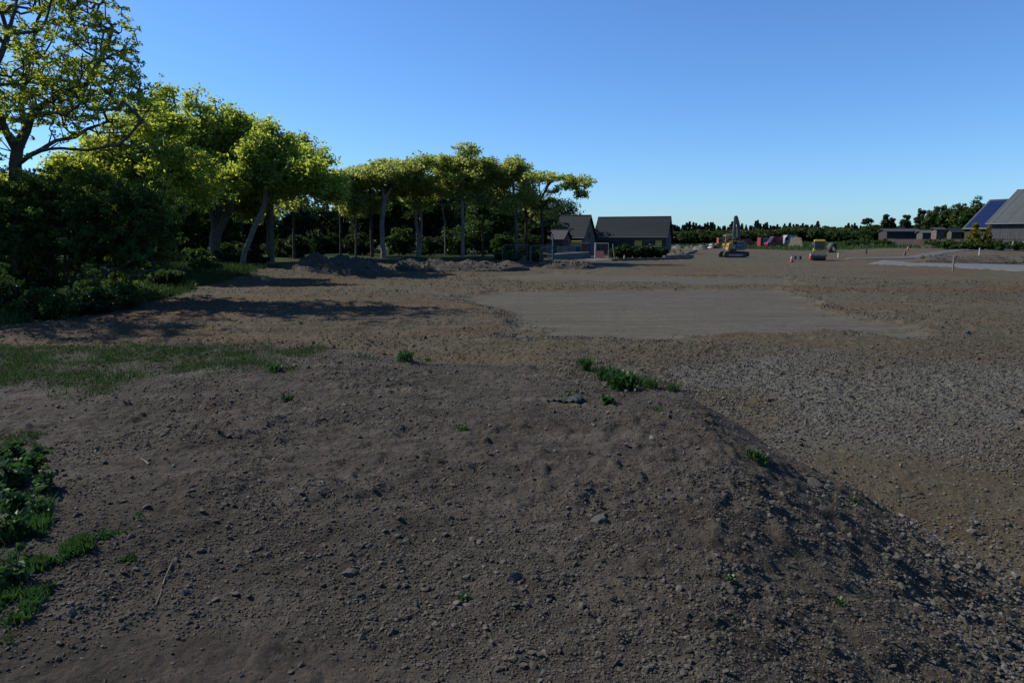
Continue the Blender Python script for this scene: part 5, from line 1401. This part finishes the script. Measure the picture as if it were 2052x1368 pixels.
post(1736, 509, 10, 0.22, 'short black stake on the access road', M['pipe_black'])
post(1812, 512, 8, 0.3, 'stubby black stake right of the short one', M['pipe_black'], R(15))
post(1962, 511, 14, 0.16, 'white stake with red top beside the road on the right', M['white_plastic'])
post(1680, 516, 9, 0.25, 'pale stake just right of the roller', M['white_plastic'])
def cone(px, py, hpx, label, lean=0.0):
    X, Y, Z = at(px, py); h = hpx / F * Y; w = h * 0.26
    root = empty('traffic_cone', (X, Y, Z), 0.4, label, 'cone', 'red and white markers on the site')
    MB().box((0, 0, 0.03), (w * 2.2, w * 2.2, 0.06), bev=0.01).build('base', M['orange'], root)
    MB().cyl((0, 0, 0.06), (0, 0, h * 0.45), w, w * 0.62, n=14).build('lower_cone', M['orange'], root)
    MB().cyl((0, 0, h * 0.45), (0, 0, h * 0.78), w * 0.62, w * 0.34, n=14).build('white_band', M['white_plastic'], root)
    MB().cyl((0, 0, h * 0.78), (0, 0, h), w * 0.34, w * 0.15, n=14).build('tip', M['orange'], root)
cone(1586, 525, 14, 'red and white marker left of the two black pipe stubs')
cone(1624, 518, 13, 'red and white cone just left of the roller')
cone(1251, 521, 11, 'small cone in front of the dark bushes')
cone(1819, 501, 8, 'far red cone in front of the pointed spoil heap')
cone(1961, 500, 7, 'far red cone behind the white stake')
for px, lb in ((1593, 'upright black pipe stub, left of two by the marker'), (1603, 'upright black pipe stub, right of two by the marker')):
    X, Y, Z = at(px, 520); o = MB().cyl((0, 0, -0.2), (0.04, 0, 0.42), 0.17, n=16).cyl((0.04, 0, 0.42), (0.04, 0, 0.5), 0.2, n=16).build('pipe_stub', M['pipe_black'])
    o.location = (X, Y, Z); tag(o, lb, 'pipe', 'black pipe stubs sticking out of the ground')
def ring():
    X, Y, Z = at(1667, 506); n = 28; root = []
    o = MB(); r0, r1, w = 0.98, 0.72, 0.5
    vs = []; fs = []
    for i in range(n):
        a = 2 * math.pi * i / n; c, s = math.cos(a), math.sin(a)
        vs += [(c * r0, -w, 1 + s * r0), (c * r1, -w, 1 + s * r1), (c * r1, w, 1 + s * r1), (c * r0, w, 1 + s * r0)]
    for i in range(n):
        j = (i + 1) % n
        for q in range(4): fs.append((i * 4 + q, i * 4 + (q + 1) % 4, j * 4 + (q + 1) % 4, j * 4 + q))
    b = o.add(vs, fs).build('concrete_ring', M['concrete'], smooth=True); b.location = (X, Y, Z - 0.02); b.rotation_euler = (0, 0, R(35))
    tag(b, 'big concrete pipe ring standing on edge right of the roller', 'concrete ring')
ring()
# stacks behind the gate
def goods(px, py, w, h, d, mat, label, name, cat, layers=3, dy=0.0):
    Y = 103 + dy * 0.35; X = P(px, py, Y)[0]; Z = hz(X, Y) + gz
    root = empty(name, (X, Y, Z), R(-10), label, cat, 'building materials stacked behind the gate')
    pm = MB()
    for s in (-1, 0, 1): pm.box((s * w * 0.42, 0, 0.07), (0.1, d, 0.14))
    pm.build('pallet', M['timber'], root)
    ld = MB()
    for i in range(layers): ld.box((0.01 * (i % 2), 0, 0.15 + (h - 0.15) * (i + .5) / layers), (w, d, (h - 0.15) / layers - 0.02), bev=0.02)
    ld.build('load', mat, root)
    return root
gz = 0.0
sl = slab('foundation', [(1108, 519), (1178, 518), (1184, 514.5), (1118, 514.5)], 0.6, M['concrete_pale'], 'raised concrete foundation slab behind the gate opening', 'foundation')
gz = 0.6
goods(1143, 512, 1.7, 1.1, 1.2, M['white_sheet'], 'pale wrapped pallet in the middle of the gate opening', 'pallet_load', 'pallet', 2, 6)
goods(1133, 512, 0.9, 2.0, 0.9, M['brick_pack'], 'tall purple-brown pallet stack on the left of the gate opening', 'pallet_load', 'pallet', 6, 7)
goods(1172, 512, 1.1, 1.6, 1.0, M['brick_pack'], 'red-brown brick pallet on the right of the gate opening', 'pallet_load', 'pallet', 5, 8)
goods(1155, 512, 1.6, 1.9, 1.0, M['insulation'], 'yellow insulation pack behind the wrapped pallet', 'pallet_load', 'pallet', 4, 10)
goods(1178, 512, 1.0, 1.7, 1.0, M['blue_dull'], 'blue wrapped pack high at the right of the gate opening', 'pallet_load', 'pallet', 3, 12)
goods(1158, 512, 0.7, 1.1, 0.8, M['blue_dull'], 'dull blue box beside the wrapped pallet', 'pallet_load', 'pallet', 2, 5.5)
for px, lb in ((1120, 'pale cable drum, leftmost thing in the gate opening'), (1129, 'pale cable drum next to the leftmost one')):
    Y = 102.5; X = P(px, 500, Y)[0]; root = empty('cable_drum', (X, Y, hz(X, Y) + 0.6), 0.3, lb, 'cable drum', 'cable drums behind the gate')
    MB().cyl((0, -0.3, 0.5), (0, -0.24, 0.5), 0.5, n=24).cyl((0, 0.24, 0.5), (0, 0.3, 0.5), 0.5, n=24).build('flange', M['timber_old'], root)
    MB().cyl((0, -0.23, 0.5), (0, 0.23, 0.5), 0.34, n=20).build('cable', M['black_rubber'], root)
# bushes in front of the unfinished house
for i, (px, py, w, lb) in enumerate([(1240, 488, 44, 'dark bush right of the leaning post'), (1268, 492, 46, 'dark bush below the left boarded opening'), (1298, 490, 46, 'tallest dark bush below the house window'), (1322, 494, 40, 'dark bush at the right corner of the unfinished house')]):
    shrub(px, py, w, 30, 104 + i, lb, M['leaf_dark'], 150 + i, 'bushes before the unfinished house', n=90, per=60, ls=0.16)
for i, (px, py, w, Y, lb) in enumerate([(1953, 442, 26, 122, 'larger golden-yellow conifer before the barn'), (1979, 452, 15, 121, 'slim golden-yellow conifer right of the larger one')]):
    bx = P(px, 480, Y)[0]; loc = (bx, Y, hz(bx, Y)); tz = px3(px, py, Y, loc)[2]; W = w / 2 * Y / F
    make_tree('golden_conifer', lb, 'tree', 'golden conifers before the barn', loc, [[(0, 0, -.1), (0, 0, tz * .5), (0, 0, tz * .9)]],
              [(0, 0, tz * .28, W, W, tz * .22), (0, 0, tz * .52, W * .72, W * .72, tz * .2), (0, 0, tz * .78, W * .4, W * .4, tz * .2)], 130, 60, 0.11, 0.3, M['leaf_yellow'], M['bark_dark'], 160 + i, r_tip=0.01, rbase=0.08, step=0.4)

# ---------------------------------------------------------------- far trees: a few builds, copied
def proto_tree(seed, h, w, leaf, conifer=False, flat=False):
    rs_ = np.random.RandomState(seed)
    if conifer:
        root = empty('conifer', (0, 0, 0), 0, 'x', 'tree', 'dark conifers on the horizon')
        tubes('trunk', np.array([[0, 0, -.2], [0, 0, h * .5]]), np.array([[0, 0, h * .5], [0, 0, h * .97]]), np.array([.22, .12]), np.array([.12, .03]), M['bark_dark'], root)
        u = rs_.rand(420) ** 1.25; tier = 0.75 + 0.25 * np.sin(u * 40); a = rs_.uniform(0, 6.28, 420); rr_ = w * (1 - u) * tier * rs_.rand(420) ** 0.4
        C = np.stack([np.cos(a) * rr_, np.sin(a) * rr_, h * (0.08 + 0.9 * u) - rr_ * 0.15], 1)
        leaves('crown', C, 12, 0.42, 0.36, leaf, root, rs_, aspect=0.5)
        return root
        return make_tree('conifer', 'x', 'tree', 'dark conifers on the horizon', (0, 0, 0), [[(0, 0, -.2), (0, 0, h * .5), (0, 0, h * .97)]], lumps, 150, 30, 0.5, 0.8, leaf, M['bark_dark'], seed, r_tip=0.04, rbase=0.25, shell=0.3, step=1.2)
    lumps = [(rs_.uniform(-.5, .5) * w, rs_.uniform(-.5, .5) * w, h * rs_.uniform(0.35, 0.78), w * 0.5, w * 0.5, h * 0.2) for _ in range(7)] + [(0, 0, h * .6, w * .8, w * .8, h * .33)]
    return make_tree('broadleaf_tree', 'x', 'tree', 'green trees along the far field edge', (0, 0, 0), [[(0, 0, -.2), (0, 0, h * .3), (0, 0, h * .6)]], lumps, 150, 40, 0.45, 0.95, leaf, M['bark_dark'], seed, r_tip=0.04, rbase=0.3, step=1.2)
con = [proto_tree(201, 11, 4.6, M['leaf_conifer'], True), proto_tree(202, 11.5, 4.0, M['leaf_conifer'], True), proto_tree(203, 10, 5.0, M['leaf_conifer'], True)]
dec = [proto_tree(211, 8, 4.6, M['leaf_far']), proto_tree(212, 8, 5.0, M['leaf_far']), proto_tree(213, 7.5, 4.4, M['leaf_under'])]
used = set()
rs = np.random.RandomState(77)
def place(protos, px, pytop, Y, label, group, name=None):
    k = rs.randint(len(protos)); p = protos[k]
    o = p if k + 10 * id(protos) not in used else copy_tree(p)
    used.add(k + 10 * id(protos))
    X = P(px, 480, Y)[0]; z = hz(X, Y) - 0.1
    top = P(px, pytop, Y)[2] - z
    h0 = 11 if protos is con else 8
    s = top / h0
    o.location = (X, Y, z); o.scale = (s * rs.uniform(0.9, 1.25), s * rs.uniform(0.9, 1.25), s); o.rotation_euler = (0, 0, rs.uniform(0, 6.28))
    o['label'] = label; o['group'] = group
    return o
for px in np.arange(1322, 1745, 5.0):
    place(con, px + rs.uniform(-2, 2), 449 + rs.normal(0, 3.0) + (3 if px > 1640 else 0), 330 + rs.uniform(-8, 15), 'dark pointed conifer in the horizon belt behind the green trees', 'dark conifers on the horizon')
for px in np.arange(1326, 1780, 8.0):
    top = 463 + rs.uniform(-4, 3) - 5 * math.exp(-((px - 1590) / 60) ** 2)
    place(dec, px + rs.uniform(-3, 3), top, 278 + rs.uniform(-6, 14), 'bushy green tree in the hedge at the far edge of the field', 'green trees along the far field edge')
for px in (1660, 1672, 1684, 1694):
    place(dec, px, 452 + abs(px - 1676) * 0.25, 300, 'taller rounded tree in the far belt above the roller', 'green trees along the far field edge')
# conifers and wood on the right, closer
def pine(px, pytop, Y, w, label, seed, flat=False):
    bx = P(px, 480, Y)[0]; loc = (bx, Y, hz(bx, Y)); tz = px3(px, pytop, Y, loc)[2]; W = w / 2 * Y / F
    if flat: lumps = [(0.3, 0, tz * 0.92, W, W, tz * 0.05), (-0.8, 0, tz * 0.84, W * 0.6, W * 0.6, tz * 0.04)]; n = 50
    else: lumps = [(0, 0, tz * .35, W, W, tz * .10), (W * .2, 0, tz * .53, W * .9, W * .9, tz * .09), (-W * .15, 0, tz * .7, W * .75, W * .75, tz * .1), (0, 0, tz * .88, W * .45, W * .45, tz * .1)]; n = 130
    return make_tree('pine_tree', label, 'tree', 'pines on the right skyline', loc, [[(0, 0, -.2), (0.2, 0, tz * .45), (0, 0, tz * .9)]], lumps, n, 44, 0.28, 0.6, M['leaf_pine'], M['bark_dark'], seed, r_tip=0.04, rbase=0.25, step=1.0)
pine(1735, 438, 230, 16, 'lone flat-topped pine on the right skyline', 301, True)
pine(1772, 430, 215, 18, 'pointed pine left of the bungalow roof, taller of two', 302)
pine(1785, 435, 216, 15, 'shorter pine right beside the pointed one', 303)
pine(1813, 427, 210, 24, 'layered pine behind the bungalow', 304)
pine(1843, 417, 205, 26, 'tall layered pine at the left end of the right wood', 305)
pine(1872, 411, 210, 16, 'slim pine rising above the wood', 306)
pine(1885, 410, 212, 16, 'second slim pine rising above the wood, left of the round crowns', 307)
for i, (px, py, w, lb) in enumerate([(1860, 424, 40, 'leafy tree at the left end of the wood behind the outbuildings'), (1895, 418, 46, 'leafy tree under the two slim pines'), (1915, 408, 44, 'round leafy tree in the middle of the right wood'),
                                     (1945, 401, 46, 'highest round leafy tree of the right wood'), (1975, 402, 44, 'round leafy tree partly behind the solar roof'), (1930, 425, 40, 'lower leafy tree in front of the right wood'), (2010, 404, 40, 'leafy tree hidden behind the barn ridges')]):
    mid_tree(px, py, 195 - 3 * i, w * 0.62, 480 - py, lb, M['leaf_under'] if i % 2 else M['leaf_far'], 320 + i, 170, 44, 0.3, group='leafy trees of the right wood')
for px in (1742, 1751, 1760, 1770, 1780, 1790, 1800, 1810, 1820, 1831, 1842, 1852, 1862, 1873, 1884, 1895):
    place(dec, px, 453 + rs.uniform(-3, 2), 225, 'low green tree behind the bungalow', 'low trees behind the bungalow')
# weeds band before the right fences
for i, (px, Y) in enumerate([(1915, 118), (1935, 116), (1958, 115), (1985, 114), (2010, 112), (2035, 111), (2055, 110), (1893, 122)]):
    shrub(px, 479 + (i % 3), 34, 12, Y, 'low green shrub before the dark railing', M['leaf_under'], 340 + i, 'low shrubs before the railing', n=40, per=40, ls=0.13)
for i, (px, Y) in enumerate([(1700, 165), (1718, 165), (1737, 162), (1757, 160), (1778, 156), (1866, 140), (1880, 136)]):
    shrub(px, 478 + (i % 2), 30, 10, Y, 'low scrubby weed bush at the edge of the bare soil on the right', M['leaf_under'], 360 + i, 'low bushes at the field margin', n=36, per=36, ls=0.15)
